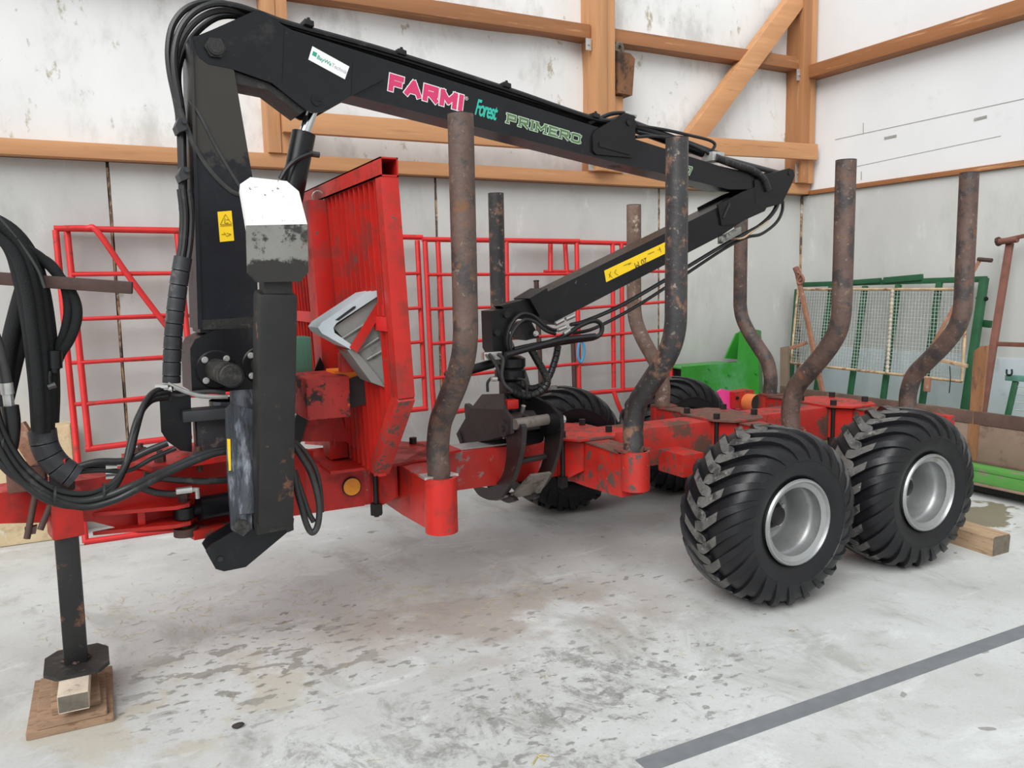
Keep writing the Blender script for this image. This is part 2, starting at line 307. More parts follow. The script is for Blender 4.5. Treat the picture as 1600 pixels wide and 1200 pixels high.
def adopt(o, parent):
    o.parent = parent                                 # parts keep world coordinates
    o.matrix_parent_inverse = Matrix.Translation(-parent.location) if parent.parent is None else Matrix()
def thing(name, label, cat, loc=(0, 0, 0), group=None):
    o = bpy.data.objects.new(name, None); COL.objects.link(o); o.location = loc; o.empty_display_size = .1
    return tag(o, label, cat, group)
def tag(o, label, cat, group=None):
    o['label'] = label; o['category'] = cat
    if group: o['group'] = group
    return o
def structure(o, label=None):
    o['kind'] = 'structure'
    if label: o['label'] = label
    return o
def hose(name, pts, r, mt, parent, n=8, seg=6): return MB().tube(smooth(pts, seg), r, n).build(name, mt, parent)
def wrapped(name, pts, r, mt, parent, pitch=.05, n=14):
    """hose under a wound sleeve: a little saw-tooth step at every turn"""
    P = smooth(pts, 14); q = [P[0]]; rs = [r]; acc = 0.
    for i in range(1, len(P)):
        acc += (P[i] - P[i - 1]).length
        if acc > pitch:
            acc = 0.; d = (P[i] - P[i - 1]).normalized() * .0025; q += [P[i] - d, P[i], P[i] + d]; rs += [r * 1.03, r * .86, r * .98]
        else: q.append(P[i]); rs.append(r)
    return MB().tube(q, r, n, rs=rs).build(name, mt, parent)
def text(name, body, origin, right, up, size, mt, parent, depth=.0015, offset=0., xs=1., shear=0., space=1.):
    """flat lettering lying on a face"""
    cu = bpy.data.curves.new('lettering', 'FONT'); cu.body = body; cu.size = 1.; cu.extrude = 0.; cu.offset = offset; cu.shear = shear; cu.space_character = space
    t = bpy.data.objects.new('tmp_text', cu); COL.objects.link(t)
    me = bpy.data.meshes.new_from_object(t.evaluated_get(bpy.context.evaluated_depsgraph_get())); bpy.data.objects.remove(t)
    right = V(right).normalized(); nrm = right.cross(V(up)).normalized(); up = nrm.cross(right)
    for v in me.vertices:
        c = v.co.copy(); v.co = V(origin) + right * (c.x * size * xs) + up * (c.y * size) + nrm * depth
    me.materials.clear(); me.materials.append(MATS[mt]); return obj(name, me, parent)

GLYPH = {'F': (.85, [(0, 0, 0, 1), (0, 1, 1, 1), (0, .5, .85, .5)]), 'A': (1.1, [(0, 0, .5, 1), (1, 0, .5, 1), (.22, .3, .78, .3)]), 'R': (1., [(0, 0, 0, 1), (0, 1, .92, 1), (.96, .95, .96, .55), (0, .48, .92, .48), (.45, .45, 1.02, 0)]),
         'M': (1.2, [(0, 0, 0, 1), (1, 0, 1, 1), (0, 1, .5, .3), (1, 1, .5, .3)]), 'I': (.0, [(0, 0, 0, 1)]), 'P': (.95, [(0, 0, 0, 1), (0, 1, .92, 1), (.96, .95, .96, .52), (0, .46, .92, .46)]),
         'E': (.9, [(0, 0, 0, 1), (0, 1, 1, 1), (0, .5, .8, .5), (0, 0, 1, 0)]), 'O': (1., [(0, .12, 0, .88), (1, .12, 1, .88), (.12, 1, .88, 1), (.12, 0, .88, 0), (.02, .86, .14, .98), (.98, .86, .86, .98), (.02, .14, .14, .02), (.98, .14, .86, .02)]),
         '6': (.85, [(0, .1, 0, .9), (.1, 1, .9, 1), (1, .1, 1, .45), (.1, 0, .9, 0), (.1, .53, .9, .53)]), '7': (.85, [(0, 1, 1, 1), (1, 1, .4, 0)])}
def letters(name, body, origin, right, up, length, h, w, mt, parent, lift, gap=.25, serif=False, grow=0.):
    """block lettering of even strokes; length and h are the size of the whole word"""
    right = V(right).normalized(); nrm = right.cross(V(up)).normalized(); up = nrm.cross(right); m = MB(); O = V(origin)
    tot = sum(GLYPH[c][0] for c in body); unit = (length - w * len(body) - gap * h * (len(body) - 1)) / tot; hh = h - w; x = 0.
    k_ = 0
    for c in body:
        wd = GLYPH[c][0] * unit; S = list(GLYPH[c][1])
        for (a, b, e_, d) in S:
            p = O + right * (x + w / 2 + a * wd) + up * (w / 2 + b * hh); q = O + right * (x + w / 2 + e_ * wd) + up * (w / 2 + d * hh)
            k_ += 1; lf = lift + .00004 * (k_ % 9)
            dv = (q - p).normalized(); sd = nrm.cross(dv); hw = w / 2 + grow; dv = dv * (hw * (1. if abs(dv.dot(right)) < .05 or abs(dv.dot(up)) < .05 else .75))
            m.add([p - dv - sd * hw + nrm * lf, q + dv - sd * hw + nrm * lf, q + dv + sd * hw + nrm * lf, p - dv + sd * hw + nrm * lf], [[0, 1, 2, 3]])
            if serif and abs(a - e_) < .01 and abs(b - d) > .6:
                for t_ in (p, q):
                    k = right * (w * .95 + grow); v_ = up * (w * .32 + grow); t2 = t_ + up * ((w * .2) * (-1 if t_ is p else 1) * (1 if b < d else -1)) + nrm * (lf + (.0001 if t_ is p else .00013))
                    m.add([t2 - k - v_, t2 + k - v_, t2 + k + v_, t2 - k + v_], [[0, 1, 2, 3]])
        x += wd + w + gap * h
    return m.build(name, mt, parent)
# ================================================================== THE BARN
XR, YB = 6.875, 6.40          # faces of the right and the back wall
fl = MB().box(-14, XR + .2, -16, YB + .2, -.2, 0).build('floor', 'floor_concrete'); structure(fl, 'pale stained concrete barn floor')
st = MB().box(1.60, XR - .9, 2.10, 2.18, 0, .004).build('trim_1', 'rubber_strip'); structure(st, 'grey strip let into the concrete floor')
wb = MB().box(-14, XR + .2, YB + .10, YB + .25, 0, 6.2).build('wall_back', 'concrete_wall'); structure(wb, 'back wall of concrete panels with white sheeting above')
joints = [-9.45, -7.04, -4.62, -2.2, .23, 2.67, 4.98, XR + .02]
for a, b in zip(joints[:-1], joints[1:]):
    MB().box(a + .010, b - .010, YB, YB + .11, .0, 2.56, .006).build('concrete_panel', 'concrete_wall', wb)
for j in joints[1:-1]:
    MB().tube([(j + .005 * math.sin(9 * z) + random.uniform(-.003, .003), YB + .010, z) for z in [i * .06 for i in range(43)]], .010, 6,
              rs=[random.uniform(.006, .013) for i in range(43)]).build('joint_foam', 'joint_foam', wb)
MB().tube([(XR - .006, YB - .006, z) for z in [i * .08 for i in range(33)]], .014, 6, rs=[random.uniform(.010, .02) for i in range(33)]).build('joint_foam', 'joint_foam', wb)
def sheet(name, x0, x1, z0, z1, y, amp, mt, par):
    nx, nz = 60, 40; vs = []; fs = []
    for k in range(nz + 1):
        for i in range(nx + 1):
            x = x0 + (x1 - x0) * i / nx; z = z0 + (z1 - z0) * k / nz
            vs.append((x, y - .008 - amp * max(0, noise.noise((x * .9, z * 1.5 + .7 * x, 3.)) + .2), z))
    for k in range(nz):
        for i in range(nx): a = k * (nx + 1) + i; fs.append([a, a + nx + 1, a + nx + 2, a + 1])
    return MB().add(vs, fs, 0, True).build(name, mt, par)
for a, b in ((-9.4, 1.32), (1.45, 4.2), (4.3, XR)): sheet('white_sheeting', a, b, 2.58, 6.1, YB + .06, .05, 'film_white', wb)
MB().box(-9.4, -.12, 6.22, YB + .02, 0, .78, .02).build('rough_footing', 'render_tan', wb)
def timber(x0, x1, y0, y1, z0, z1, mt, par, name='timber_beam'): return MB().box(x0, x1, y0, y1, z0, z1, .006).build(name, mt, par)
timber(-9.4, XR, 6.29, YB + .06, 2.562, 2.665, 'timber_x', wb, 'sill_plate')
for a, b in ((-9.4, 1.29), (1.49, 4.13), (4.36, 6.68)): timber(a, b, 6.28, YB + .06, 3.805, 3.925, 'timber_dark_x', wb)
timber(1.30, 1.395, 6.26, YB + .06, 2.665, 6.1, 'timber_z', wb, 'timber_post'); timber(1.397, 1.485, 6.27, YB + .06, 2.665, 6.1, 'timber_z', wb, 'timber_post')
timber(4.14, 4.25, 6.20, YB + .06, 2.665, 6.1, 'timber_z', wb, 'timber_post'); timber(4.252, 4.35, 6.22, YB + .06, 2.665, 6.1, 'timber_z', wb, 'timber_post')
timber(6.66, 6.77, 6.22, YB + .06, 2.665, 6.1, 'timber_dark_z', wb, 'timber_post'); timber(6.772, 6.87, 6.24, YB + .06, 2.665, 6.1, 'timber_z', wb, 'timber_post')
MB().bar((1.40, 6.225, 2.885), (4.12, 6.225, 2.895), .07, .155, bev=.005).build('timber_rail', 'timber_x', wb)
MB().bar((4.20, 6.17, 2.925), (6.84, 6.19, 2.975), .05, .158, bev=.005).build('timber_rail', 'timber_x', wb)
MB().bar((5.22, 6.30, 2.95), (6.88, 6.30, 4.78), .12, .19, bev=.006).build('diagonal_brace', 'timber_x', wb)
MB().box(4.352, 4.47, 6.27, 6.44, 2.665, 3.34, .005).build('timber_stub', 'timber_z', wb)
MB().prism([(4.37, 6.20, 3.35), (4.52, 6.20, 3.34), (4.55, 6.20, 3.66), (4.50, 6.20, 3.70), (4.37, 6.20, 3.71)], (0, .17, 0)).build('charred_block', 'charred_wood', wb)
MB().tube(smooth([(4.37, 6.25, 3.72), (4.39, 6.24, 3.78), (4.43, 6.24, 3.77), (4.45, 6.25, 3.72)], 4), .02, 6).build('charred_stub', 'block_end', wb)
for x, z0, z1 in ((4.07, 3.70, 3.80), (6.62, 3.69, 3.80), (4.09, 2.67, 2.76), (6.63, 2.67, 2.86)):
    m = MB().box(x, x + .055, 6.262, 6.27, z0, z1); m.hexbolt((x + .028, 6.262, (z0 + z1) / 2), (0, -1, 0), .010, .006); m.build('angle_bracket', 'zinc', wb)
wr = MB().box(XR + .10, XR + .25, -16, YB + .2, 0, 6.2).build('wall_right', 'concrete_wall'); structure(wr, 'right wall of concrete panels with white boards above')
yj = [YB + .1, 3.98, 1.5, -1.0, -3.5, -6, -9, -12, -16]
for a, b in zip(yj[1:], yj[:-1]): MB().box(XR, XR + .11, a + .006, b - .006, 0, 2.552, .006).build('concrete_panel', 'concrete_wall', wr)
MB().box(XR + .02, XR + .10, -16, YB + .05, 2.60, 6.1).build('white_board', 'white_board', wr)
MB().box(XR - .012, XR - .001, 1.5, 6.1, 0, .98, .003).build('skirting_panel', 'panel_blue', wr)
timber(XR - .03, XR + .1, -16, 6.28, 2.553, 2.598, 'timber_dark_y', wr, 'sill_plate')
timber(6.74, XR + .04, -16, 6.24, 3.712, 3.842, 'timber_dark_y', wr)
for a, b in ([(6.893,5.998,3.076),(6.893,4.115,3.092)], [(6.894,5.948,2.765),(6.894,5.285,2.79)]):
    a, b = V(a), V(b); MB().bar(a, b + (b - a) * 1.5, .004, .0032, bev=0).build('board_seam', 'scratch_grey', wr)
for a, b in ([(6.893,5.417,2.993),(6.893,5.286,2.995)], [(6.893,4.531,3.002),(6.893,4.419,3.008)]): MB().bar(a, b, .006, .022, bev=0).build('slot', 'scratch_grey', wr)
for a, b in ([(6.893,5.663,3.18),(6.893,5.659,3.076)], [(6.893,5.668,2.716),(6.893,5.665,2.635)]): MB().bar(a, b, .005, .006, bev=0).build('board_seam', 'scratch_grey', wr)

# ================================================================== RED TUBE GATES AGAINST THE BACK WALL
def tube_gate(name, label, ups, rails, braces=(), r=.021, rr=.014):
    t = thing(name, label, 'gate', (ups[0][-1][0], ups[0][-1][1], 0), 'red tube gates against the back wall')
    for p in ups: hose('upright', p, r, 'red_gate', t, 12, 4) if len(p) > 2 else MB().tube(p, r, 12).build('upright', 'red_gate', t)
    for i, p in enumerate(rails): MB().tube(p, r if i == 0 or i == len(rails) - 1 else rr, 10).build('rail', 'red_gate', t)
    for p in braces: hose('brace', p, r, 'red_gate', t, 12, 6)
    return t
tube_gate('tube_gate', 'red tube gate standing on the floor at the far left against the wall',
    [[(-0.115,6.34,2.084), (-0.095,6.17,0.608), (-0.085,6,0.012)], [(1.95, 6.34, 2.08), (1.95, 6.0, .03)]],
    [[p, (1.95, p[1], p[2])] for p in ((-0.125,6.34,2.096), (-0.041,6.3,1.793), (-0.077,6.25,1.489), (-0.083,6.21,1.199), (-0.087,6.16,0.923), (-0.095,6,0.018))])
tube_gate('tube_gate', 'red tube gate with a diagonal brace, in front at the far left',
    [[(-0.047,6.26,2.071), (-0.018,6.09,0.622)], [(0.636,6.26,2.063), (0.654,6.12,1.012)]],
    [[(-0.064,6.26,2.091), (0.65,6.26,2.085)], [(-0.04,6.215,1.786), (0.636,6.215,1.789)], [(-0.039,6.18,1.49), (0.648,6.18,1.502)], [(-0.037,6.15,1.201), (0.652,6.15,1.214)], [(-0.034,6.12,0.923), (0.65,6.12,0.953)], [(-0.044,6.09,0.625), (0.628,6.09,0.648)]],
    [[(-0.063,6.22,2.089),(0.068,6.22,2.091),(0.132,6.205,2.07),(0.298,6.19,1.778),(0.524,6.17,1.413),(0.667,6.15,1.181)]])
tube_gate('tube_gate', 'red tube gate whose end shows just right of the trailer headboard',
    [[(2.43,6.24,2.035), (2.401,6.1,0.681)], [(1.45, 6.24, 2.06), (1.45, 6.10, .68)]],
    [[(1.45, 6.25, 2.07), (2.479,6.25,2.061)], [(1.45, 6.2, 1.76), (2.422,6.2,1.773)], [(1.45, 6.16, 1.47), (2.408,6.16,1.498)], [(1.45, 6.13, 1.2), (2.404,6.13,1.227)], [(1.45, 6.11, .93), (2.398,6.11,0.95)], [(1.45, 6.10, .67), (2.418,6.1,0.69)]])
tube_gate('tube_gate', 'red tube gate behind the near front stake and the grapple hoses',
    [[(2.472,6.18,2.026), (2.457,6.05,0.619), (2.496,5.96,0.431), (2.562,5.9,0.146)], [(2.583,6.18,2.022), (2.559,6.05,0.673)], [(3.205,6.18,2.028), (3.144,6.08,1.054)], [(3.903,6.18,2.023), (3.834,6.05,0.723)]],
    [[(2.451,6.18,2.041), (3.93,6.18,2.04)], [(2.469,6.14,1.761), (3.849,6.14,1.754)], [(2.47,6.11,1.487), (3.847,6.11,1.486)], [(2.466,6.08,1.211), (3.838,6.08,1.229)], [(2.465,6.06,0.935), (3.843,6.06,0.971)], [(2.463,6.05,0.64), (3.834,6.05,0.706)]])
tube_gate('tube_gate', 'red tube gate farthest right, partly behind the crane jib',
    [[(3.694,6.28,2.016), (3.667,6.24,1.775)], [(3.846,6.28,2.017), (3.838,6.24,1.745)], [(4.354,6.28,2.026), (4.279,6.16,0.713)], [(4.447,6.27,2.027), (4.372,6.15,0.695)], [(5.01,6.28,2.007), (4.937,6.15,0.702), (4.903,6,0.171)]],
    [[(3.313,6.28,2.045), (5.041,6.28,2.026)], [(3.602,6.24,1.781), (4.995,6.24,1.77)], [(3.95,6.21,1.448), (4.973,6.21,1.486)], [(3.928,6.18,1.193), (4.95,6.18,1.22)], [(3.919,6.17,0.947), (4.944,6.17,0.952)], [(3.863,6.15,0.687), (4.96,6.15,0.682)]],
    [[(4.237,6.1,0.687),(4.265,6.07,0.57),(4.328,6.04,0.403),(4.37,5.98,0.2)]])
for a, b, lb in (((3.58,6.34,1.694), (3.504,6.1,0.302), 'dark upright pole behind the grapple hoses, the left one'), ((3.954,6.34,1.225), (3.841,6.1,0.267), 'rusty upright pole behind the grapple hoses, the right one')):
    t = thing('steel_pole', lb, 'pole', b, 'poles behind the gates'); a, b = V(a), V(b); b.z = 0.
    MB().tube([b, a], .022, 10).build('shaft', 'rust_bar', t); MB().cyl(a, a + (a - b).normalized() * .01, .026, 10).build('end_cap', 'bolt_dark', t)
t = thing('blue_hose', 'short loop of blue hose hanging on a red gate rail', 'hose', (3.882,6.08,0.984))
hose('loop', [(3.852,6.05,1.202),(3.885,6.05,1.127),(3.884,6.05,1.043),(3.85,6.05,0.982),(3.824,6.05,1.04),(3.831,6.05,1.13),(3.852,6.05,1.185)], .012, 'blue_plastic', t); MB().cyl((3.852,6.05,1.207), (3.858,6.06,1.179), .016, 8).build('end_fitting', 'bolt_dark', t)

# ================================================================== BRIGHT GREEN MACHINE HOOD IN THE CORNER
t = thing('machine_hood', 'bright green sheet metal machine guard behind the far rear wheel', 'machine', (5.4, 6.1, 0))
m = MB(); m.prism([(4.918,5.95,0.885),(5.602,5.95,0.886),(5.629,5.95,1.189),(5.819,5.95,1.193),(5.889,5.95,0.01),(4.863,5.95,0.092)], (0, .03, 0)); m.build('front_sheet', 'bright_green', t)
MB().prism([(5.819,5.95,1.193),(6.117,6.2,1.159),(6.199,6.2,-0.066),(5.889,5.95,0.01)], (.012, 0, 0)).build('side_flange', 'bright_green', t)
MB().prism([(5.651,6.2,0.904),(5.798,6.2,1.146),(5.857,6.2,1.163),(5.863,6.2,0.878)], (0, .02, 0)).build('rear_fin', 'bright_green', t)
MB().prism([(4.93, 5.96, .865), (5.62, 5.96, .865), (5.65, 6.3, .87), (4.96, 6.3, .87)], (0, 0, -.012)).build('top_sheet', 'bright_green', t)
MB().box(4.98, 5.9, 6.0, 6.3, 0, .85).build('body', 'black_plain', t)
for p in [(5.222,5.945,0.848),(5.469,5.945,0.777),(5.192,5.945,0.734),(5.439,5.945,0.661),(5.798,5.945,1.169),(5.816,5.945,0.767)]: MB().hexbolt(p, (0, -1, 0), .011, .008).build('bolt', 'bright_green', t)

# ================================================================== ALONG THE RIGHT WALL
t = thing('low_platform', 'low wagon bed with worn green deck and brown board side by right wall', 'wagon', (6.3, 4, 0))
MB().box(5.90, 6.70, 1.6, 5.90, .205, .235, .004).build('deck', 'deck_green', t)
MB().box(5.905, 5.935, 1.6, 5.90, .115, .204, .004).build('deck_edge', 'deck_green', t)
MB().box(5.895, 5.94, 1.6, 5.90, .095, .114, .003).build('edge_rail', 'board_tan', t)
MB().box(5.99, 6.06, 1.7, 5.85, .03, .203, .006).build('shade_strip', 'bolt_dark', t)  # dark strip added to stand for the deep shade under the deck
for y in (2.2, 4.0, 5.6): MB().box(6.1, 6.6, y - .06, y + .06, 0, .2, .01).build('cross_bearer', 'bolt_dark', t)
for a, b in ((1.6, 3.866), (3.872, 5.85)):
    MB().box(6.05, 6.075, a, b, .24, .53, .003).build('side_board', 'board_tan', t); MB().box(6.045, 6.08, a, b, .532, .632, .004).build('top_board', 'board_brown', t)
MB().box(6.03, 6.07, 1.6, 5.88, .236, .252, .002).build('base_batten', 'board_brown', t)
MB().prism([(6.04,3.903,0.245), (6.04,3.825,0.249), (6.06,3.793,1.143), (6.06,3.847,1.135), (6.06,3.901,1.092)], (.022, 0, 0)).build('stanchion', 'plank_rust', t)
# green slatted frame leaning on the wall
t = thing('slatted_gate', 'dark green steel gate with upright slats leaning on right wall', 'gate', (6.5, 5.1, .235))
XT, XB = 6.74, 6.5
MB().bar((6.74,6.272,1.617), (6.74,4.258,1.643), .045, .05).build('top_rail', 'gate_green', t)
MB().bar((6.72,5.582,1.635), (6.72,5.27,1.649), .04, .045).build('tube_piece', 'gate_green', t); MB().bar((6.72,5.228,1.648), (6.72,4.837,1.671), .04, .055).build('tube_piece', 'gate_green', t)
for q in (((6.72,6.287,1.571), (6.5,6.166,0.318)), ((6.72,5.845,1.6), (6.5,5.835,0.359)), ((6.72,5.44,1.596), (6.46,5.38,0.419)), ((6.72,5.076,1.604), (6.46,5.01,0.436)), ((6.72,4.667,1.622), (6.46,4.614,0.458))):
    MB().bar(q[0], q[1], .05, .035, up=(1, 0, 0)).build('slat', 'gate_green', t)
MB().bar((6.72,4.262,1.654), (6.46,4.21,0.538), .06, .05, up=(1, 0, 0)).build('end_post', 'gate_green', t)
m = MB()
for p in [(6.69,4.284,1.484),(6.69,4.218,1.479)]: m.hexbolt(p, (-1, 0, 0), .014, .014)
m.build('latch_bolts', 'bolt_dark', t)
MB().bar((6.7,4.252,1.275), (6.7,4.17,1.267), .03, .06).build('stub', 'gate_green', t)
# wire mesh panel
t = thing('wire_mesh_panel', 'rusty tan framed wire mesh panel in front of the green slatted gate', 'mesh panel', (6.55,5.074,0.786))
A, B, C_, D = V((6.66,6.222,1.571)), V((6.66,4.364,1.56)), V((6.46,4.246,0.798)), V((6.46,6.107,0.817))
for nm, a, b, mt in (('frame_rail', A, B, 'tan_rust'), ('frame_rail', D, C_, 'tan_rust'), ('frame_upright', A, D, 'tan_rust'), ('frame_upright', B, C_, 'tan_rust')): MB().tube([a, b], .013, 8).build(nm, mt, t)
m = MB()
for i in range(1, 58): m.tube([A.lerp(B, i / 58), D.lerp(C_, i / 58)], .0022, 4, cap=False)
for i in range(1, 24): m.tube([A.lerp(D, i / 24), B.lerp(C_, i / 24)], .0022, 4, cap=False)
o = m.build('wire_mesh', 'mesh_wire', t); o['kind'] = 'stuff'
a, b = A.lerp(B, .615), D.lerp(C_, .62); dr = V((-.014, 0, 0)); P = [a.lerp(b, i / 60) + dr for i in range(61)]
MB().tube(P, .012, 8, rs=[.009 + .009 * abs(math.sin(i * math.pi / 3.)) for i in range(61)]).build('twisted_strut', 'pearl', t)
MB().bar((6.4,4.42,0.972), (6.4,4.163,0.937), .02, .03).build('catch_plate', 'tan_rust', t)
MB().bar((6.4,4.513,0.811), (6.38,4.506,0.691), .05, .03, up=(1, 0, 0)).build('foot_plate', 'rust_orange', t)
hose('hanging_chain', [(6.42,4.333,0.923),(6.42,4.322,0.827),(6.42,4.324,0.745),(6.42,4.327,0.696)], .004, 'bolt_dark', t, 5)
# loose rusty bits
t = thing('rusty_pipe', 'rusty pipe leaning left across the wire mesh panel', 'pipe', (6.2,5.471,0.591))
MB().bar((6.55,6.132,1.73), (6.2,5.446,0.544), .045, .03, up=(1, 0, 0)).build('flat_bar', 'rust_orange', t); MB().tube([(6.53,6.141,1.795), (6.53,6.061,1.651)], .03, 8).build('knuckle', 'rust_red', t)
hose('knot', [(6.5,6.086,1.749),(6.5,6.026,1.715),(6.5,6,1.663),(6.5,6.049,1.625),(6.5,6.084,1.664),(6.5,6.044,1.728)], .011, 'rust_orange', t, 6)
t = thing('rusty_lever', 'rusty red lever bar slanting behind the near rear stake', 'lever', (6.3,4.479,0.974))
MB().bar((6.3,4.479,0.974), (6.5,4.173,1.789), .022, .03).build('bar', 'rust_orange', t); MB().tube([(6.5,4.184,1.805), (6.5,4.067,1.791)], .017, 8).build('end_pin', 'rust_bar', t)
t = thing('wooden_prop', 'brown wooden prop standing in the corner beside the wire mesh', 'post', (6.25,5.972,0.1))
MB().prism([(6.25,6.057,0.99),(6.25,5.963,1.008),(6.25,5.919,0.042),(6.25,6.039,0.023)], (.05, .02, 0)).build('post', 'board_tan', t); MB().bar((6.3,6.027,0.97), (6.45,5.885,1.041), .02, .035).build('cross_piece', 'rust_orange', t)
t = thing('angle_iron_rack', 'tall rusty angle iron rack leaning on right wall at the picture edge', 'rack', (6.2,3.908,0.37))
MB().bar((6.74,4.075,1.93), (6.28,3.969,0.352), .05, .04, up=(1, 0, 0)).build('upright', 'rust_red', t)
MB().tube([(6.7,4.151,1.944), (6.7,3.991,1.956)], .026, 10).build('pivot_pipe', 'rust_red', t); MB().bar((6.72,4.08,1.961), (6.72,3.759,2.011), .03, .03).build('top_bar', 'rust_red', t)
MB().bar((6.52,4.05,1.121), (6.52,3.505,1.131), .03, .035).build('cross_bar', 'rust_red', t)
MB().cyl((6.7,4.157,1.945), (6.7,4.136,1.949), .038, 8).build('pipe_collar', 'rust_bar', t)
t = thing('pale_green_rack', 'pale green steel rack with hook and wires at right edge', 'rack', (6.5,3.799,0.613))
MB().bar((6.55,3.929,0.853), (6.55,3.506,0.862), .05, .045).build('top_rail', 'pale_green', t); MB().bar((6.55,3.856,0.829), (6.45,3.847,0.55), .04, .03, up=(1, 0, 0)).build('leg', 'gate_green', t)
hose('hook', [(6.52,3.914,0.923),(6.52,3.912,0.887),(6.52,3.891,0.879),(6.52,3.872,0.891),(6.52,3.874,0.927)], .007, 'bolt_dark', t, 6)
for k in range(5): MB().tube([(6.5,3.809,0.796), (6.5,3.476,0.81)] if k == 0 else [V((6.5,3.809,0.796)) - V((.005 * k, 0, .062 * k)), V((6.5,3.476,0.81)) - V((.005 * k, 0, .062 * k))], .004, 5).build('wire', 'mesh_wire', t)
t = thing('squared_timber', 'squared timber beam lying on the floor as chock behind the rear wheel', 'timber', (4.78, 3.0, 0))
MB().prism([(4.70, 2.85, 0), (4.865, 2.85, 0), (4.875, 2.85, .10), (4.862, 2.85, .118), (4.715, 2.85, .122), (4.70, 2.85, .108)], (.10, .95, 0)).build('beam', 'timber_block', t)
MB().prism([(4.704, 2.849, .004), (4.861, 2.849, .004), (4.870, 2.849, .10), (4.858, 2.849, .114), (4.719, 2.849, .118), (4.704, 2.849, .105)], (0, -.0015, 0)).build('end_grain', 'block_end', t)
# ================================================================== TIMBER TRAILER
YC = 4.10                                            # centre line of the trailer, which stands parallel to the back wall
TR = thing('timber_trailer', 'red four wheeled timber trailer with tall bent steel stakes and front guard', 'trailer', (2.6, YC, 0))
cb = MB().box(1.20, 2.60, 4.0, 4.2, .55, .765, .012).build('chassis_beam', 'red_scraped', TR)
MB().box(2.42, 4.98, 3.985, 4.215, .535, .775, .012).build('rear_chassis_beam', 'red_rusty', TR)
MB().box(1.62, 2.42, 4.03, 4.17, .767, .775).build('wear_strip', 'zinc', cb)
MB().box(4.9, 5.0, 3.75, 4.45, .56, .75, .01).build('rear_crossbar', 'red_worn', TR)
BX = [1.43, 2.55, 3.70, 4.76]
TOPN = [2.358, 2.337, 2.296, 2.279]; TOPF = [None, 2.285, 2.242, 2.235]
def bunk(x, i):
    p = MB(); hw = .06 if i == 0 else .07; zt = .765
    prof = [(3.50, .525), (3.50, zt - .01), (3.86, zt), (4.34, zt), (4.70, zt - .01), (4.70, .525), (4.36, .51), (3.84, .51)]
    p.prism([(x - hw, y, z) for y, z in prof], (2 * hw, 0, 0))
    b = p.build('bunk', 'red_paint' if i == 0 else 'red_worn', TR)
    MB().prism([(x - hw - .008, 3.53, zt - .008), (x - hw - .008, 3.86, zt + .001), (x + hw + .008, 3.86, zt + .001), (x + hw + .008, 3.53, zt - .008)], (0, 0, .008)).build('arm_cap', 'rust_top' if i else 'red_scraped', b)
    MB().prism([(x - hw - .008, 4.67, zt - .008), (x - hw - .008, 4.34, zt + .001), (x + hw + .008, 4.34, zt + .001), (x + hw + .008, 4.67, zt - .008)], (0, 0, .008)).build('arm_cap', 'rust_top', b)
    MB().prism([(x - .20, 3.94, .777), (x - .12, 3.83, .777), (x + .12, 3.83, .777), (x + .20, 3.94, .777), (x + .20, 4.26, .777), (x + .12, 4.37, .777), (x - .12, 4.37, .777), (x - .20, 4.26, .777)], (0, 0, .012)).build('saddle_plate', 'red_worn' if i in (1, 3) else ('rust_top' if i == 2 else 'red_paint'), b)
    for sx in (-1, 1):                               # clamp bolts beside the beam
        for sy in (-1, 1):
            q = MB(); c = (x + sx * .16, YC + sy * .145)
            q.cyl((c[0], c[1], .49), (c[0], c[1], .80), .014, 10); q.cyl((c[0], c[1], .50), (c[0], c[1], .56), .032, 6); q.cyl((c[0], c[1], .785), (c[0], c[1], .825), .022, 6); q.build('clamp_bolt', 'bolt_dark', b)
    for sx in (-1, 1): MB().prism([(x + sx * .075, 3.86, .60), (x + sx * .075, 3.86, .765), (x + sx * .16, 3.99, .765), (x + sx * .16, 3.99, .52)], (sx * .012, 0, 0)).build('gusset', 'red_paint', b)
    for s, yy in ((-1, 3.475), (1, 4.725)):
        zb = .512 if i == 0 else .565
        m = MB(); m.lathe([(.066, zb - .77 + .77), (.078, zb), (.078, .775), (.064, .776), (.062, .70)], (x, yy, 0), (0, 0, 1), 24, close=False)
        m.lathe([(.0, zb + .001), (.078, zb)], (x, yy, 0), (0, 0, 1), 24)
        m.build('stake_socket', 'red_worn' if i else 'red_paint', b)
        MB().prism([(x - .085, yy + .02 * s, .772), (x + .085, yy + .02 * s, .772), (x + .07, yy - .10 * s, .764), (x - .07, yy - .10 * s, .764)], (0, 0, .012)).build('socket_lip', 'rust_top' if i else 'zinc', b)
    return b
for i, x in enumerate(BX): bunk(x, i)
STK = ['stake_rust', 'stake_dark', 'stake_rust', 'stake_rust']; STF = ['stake_rust', 'stake_dark', 'stake_pale', 'stake_rust']
def stake(x, s, top, mt):
    Y0 = YC
    base = [(.610, .62), (.612, .78), (.606, .90), (.645, 1.03), (.735, 1.13), (.84, 1.24), (.92, 1.35), (.952, 1.45), (.956, 1.55)]
    pts = smooth([(x, Y0 + s * a, z) for a, z in base], 5) + [V((x, Y0 + s * .957, z)) for z in (1.75, 2.0, top - .004)]
    m = MB().tube(pts, .054, 20)
    o = m.build('stake', mt, TR)
    e = pts[-1]; MB().lathe([(.054, 0), (.054, .004), (.046, .0045), (.045, -.05)], e, (0, 0, 1), 20).build('open_end', 'bolt_dark', o)
    return o
for i, x in enumerate(BX):
    stake(x, -1, TOPN[i], STK[i])
    if TOPF[i]: stake(x, 1, TOPF[i], STF[i])
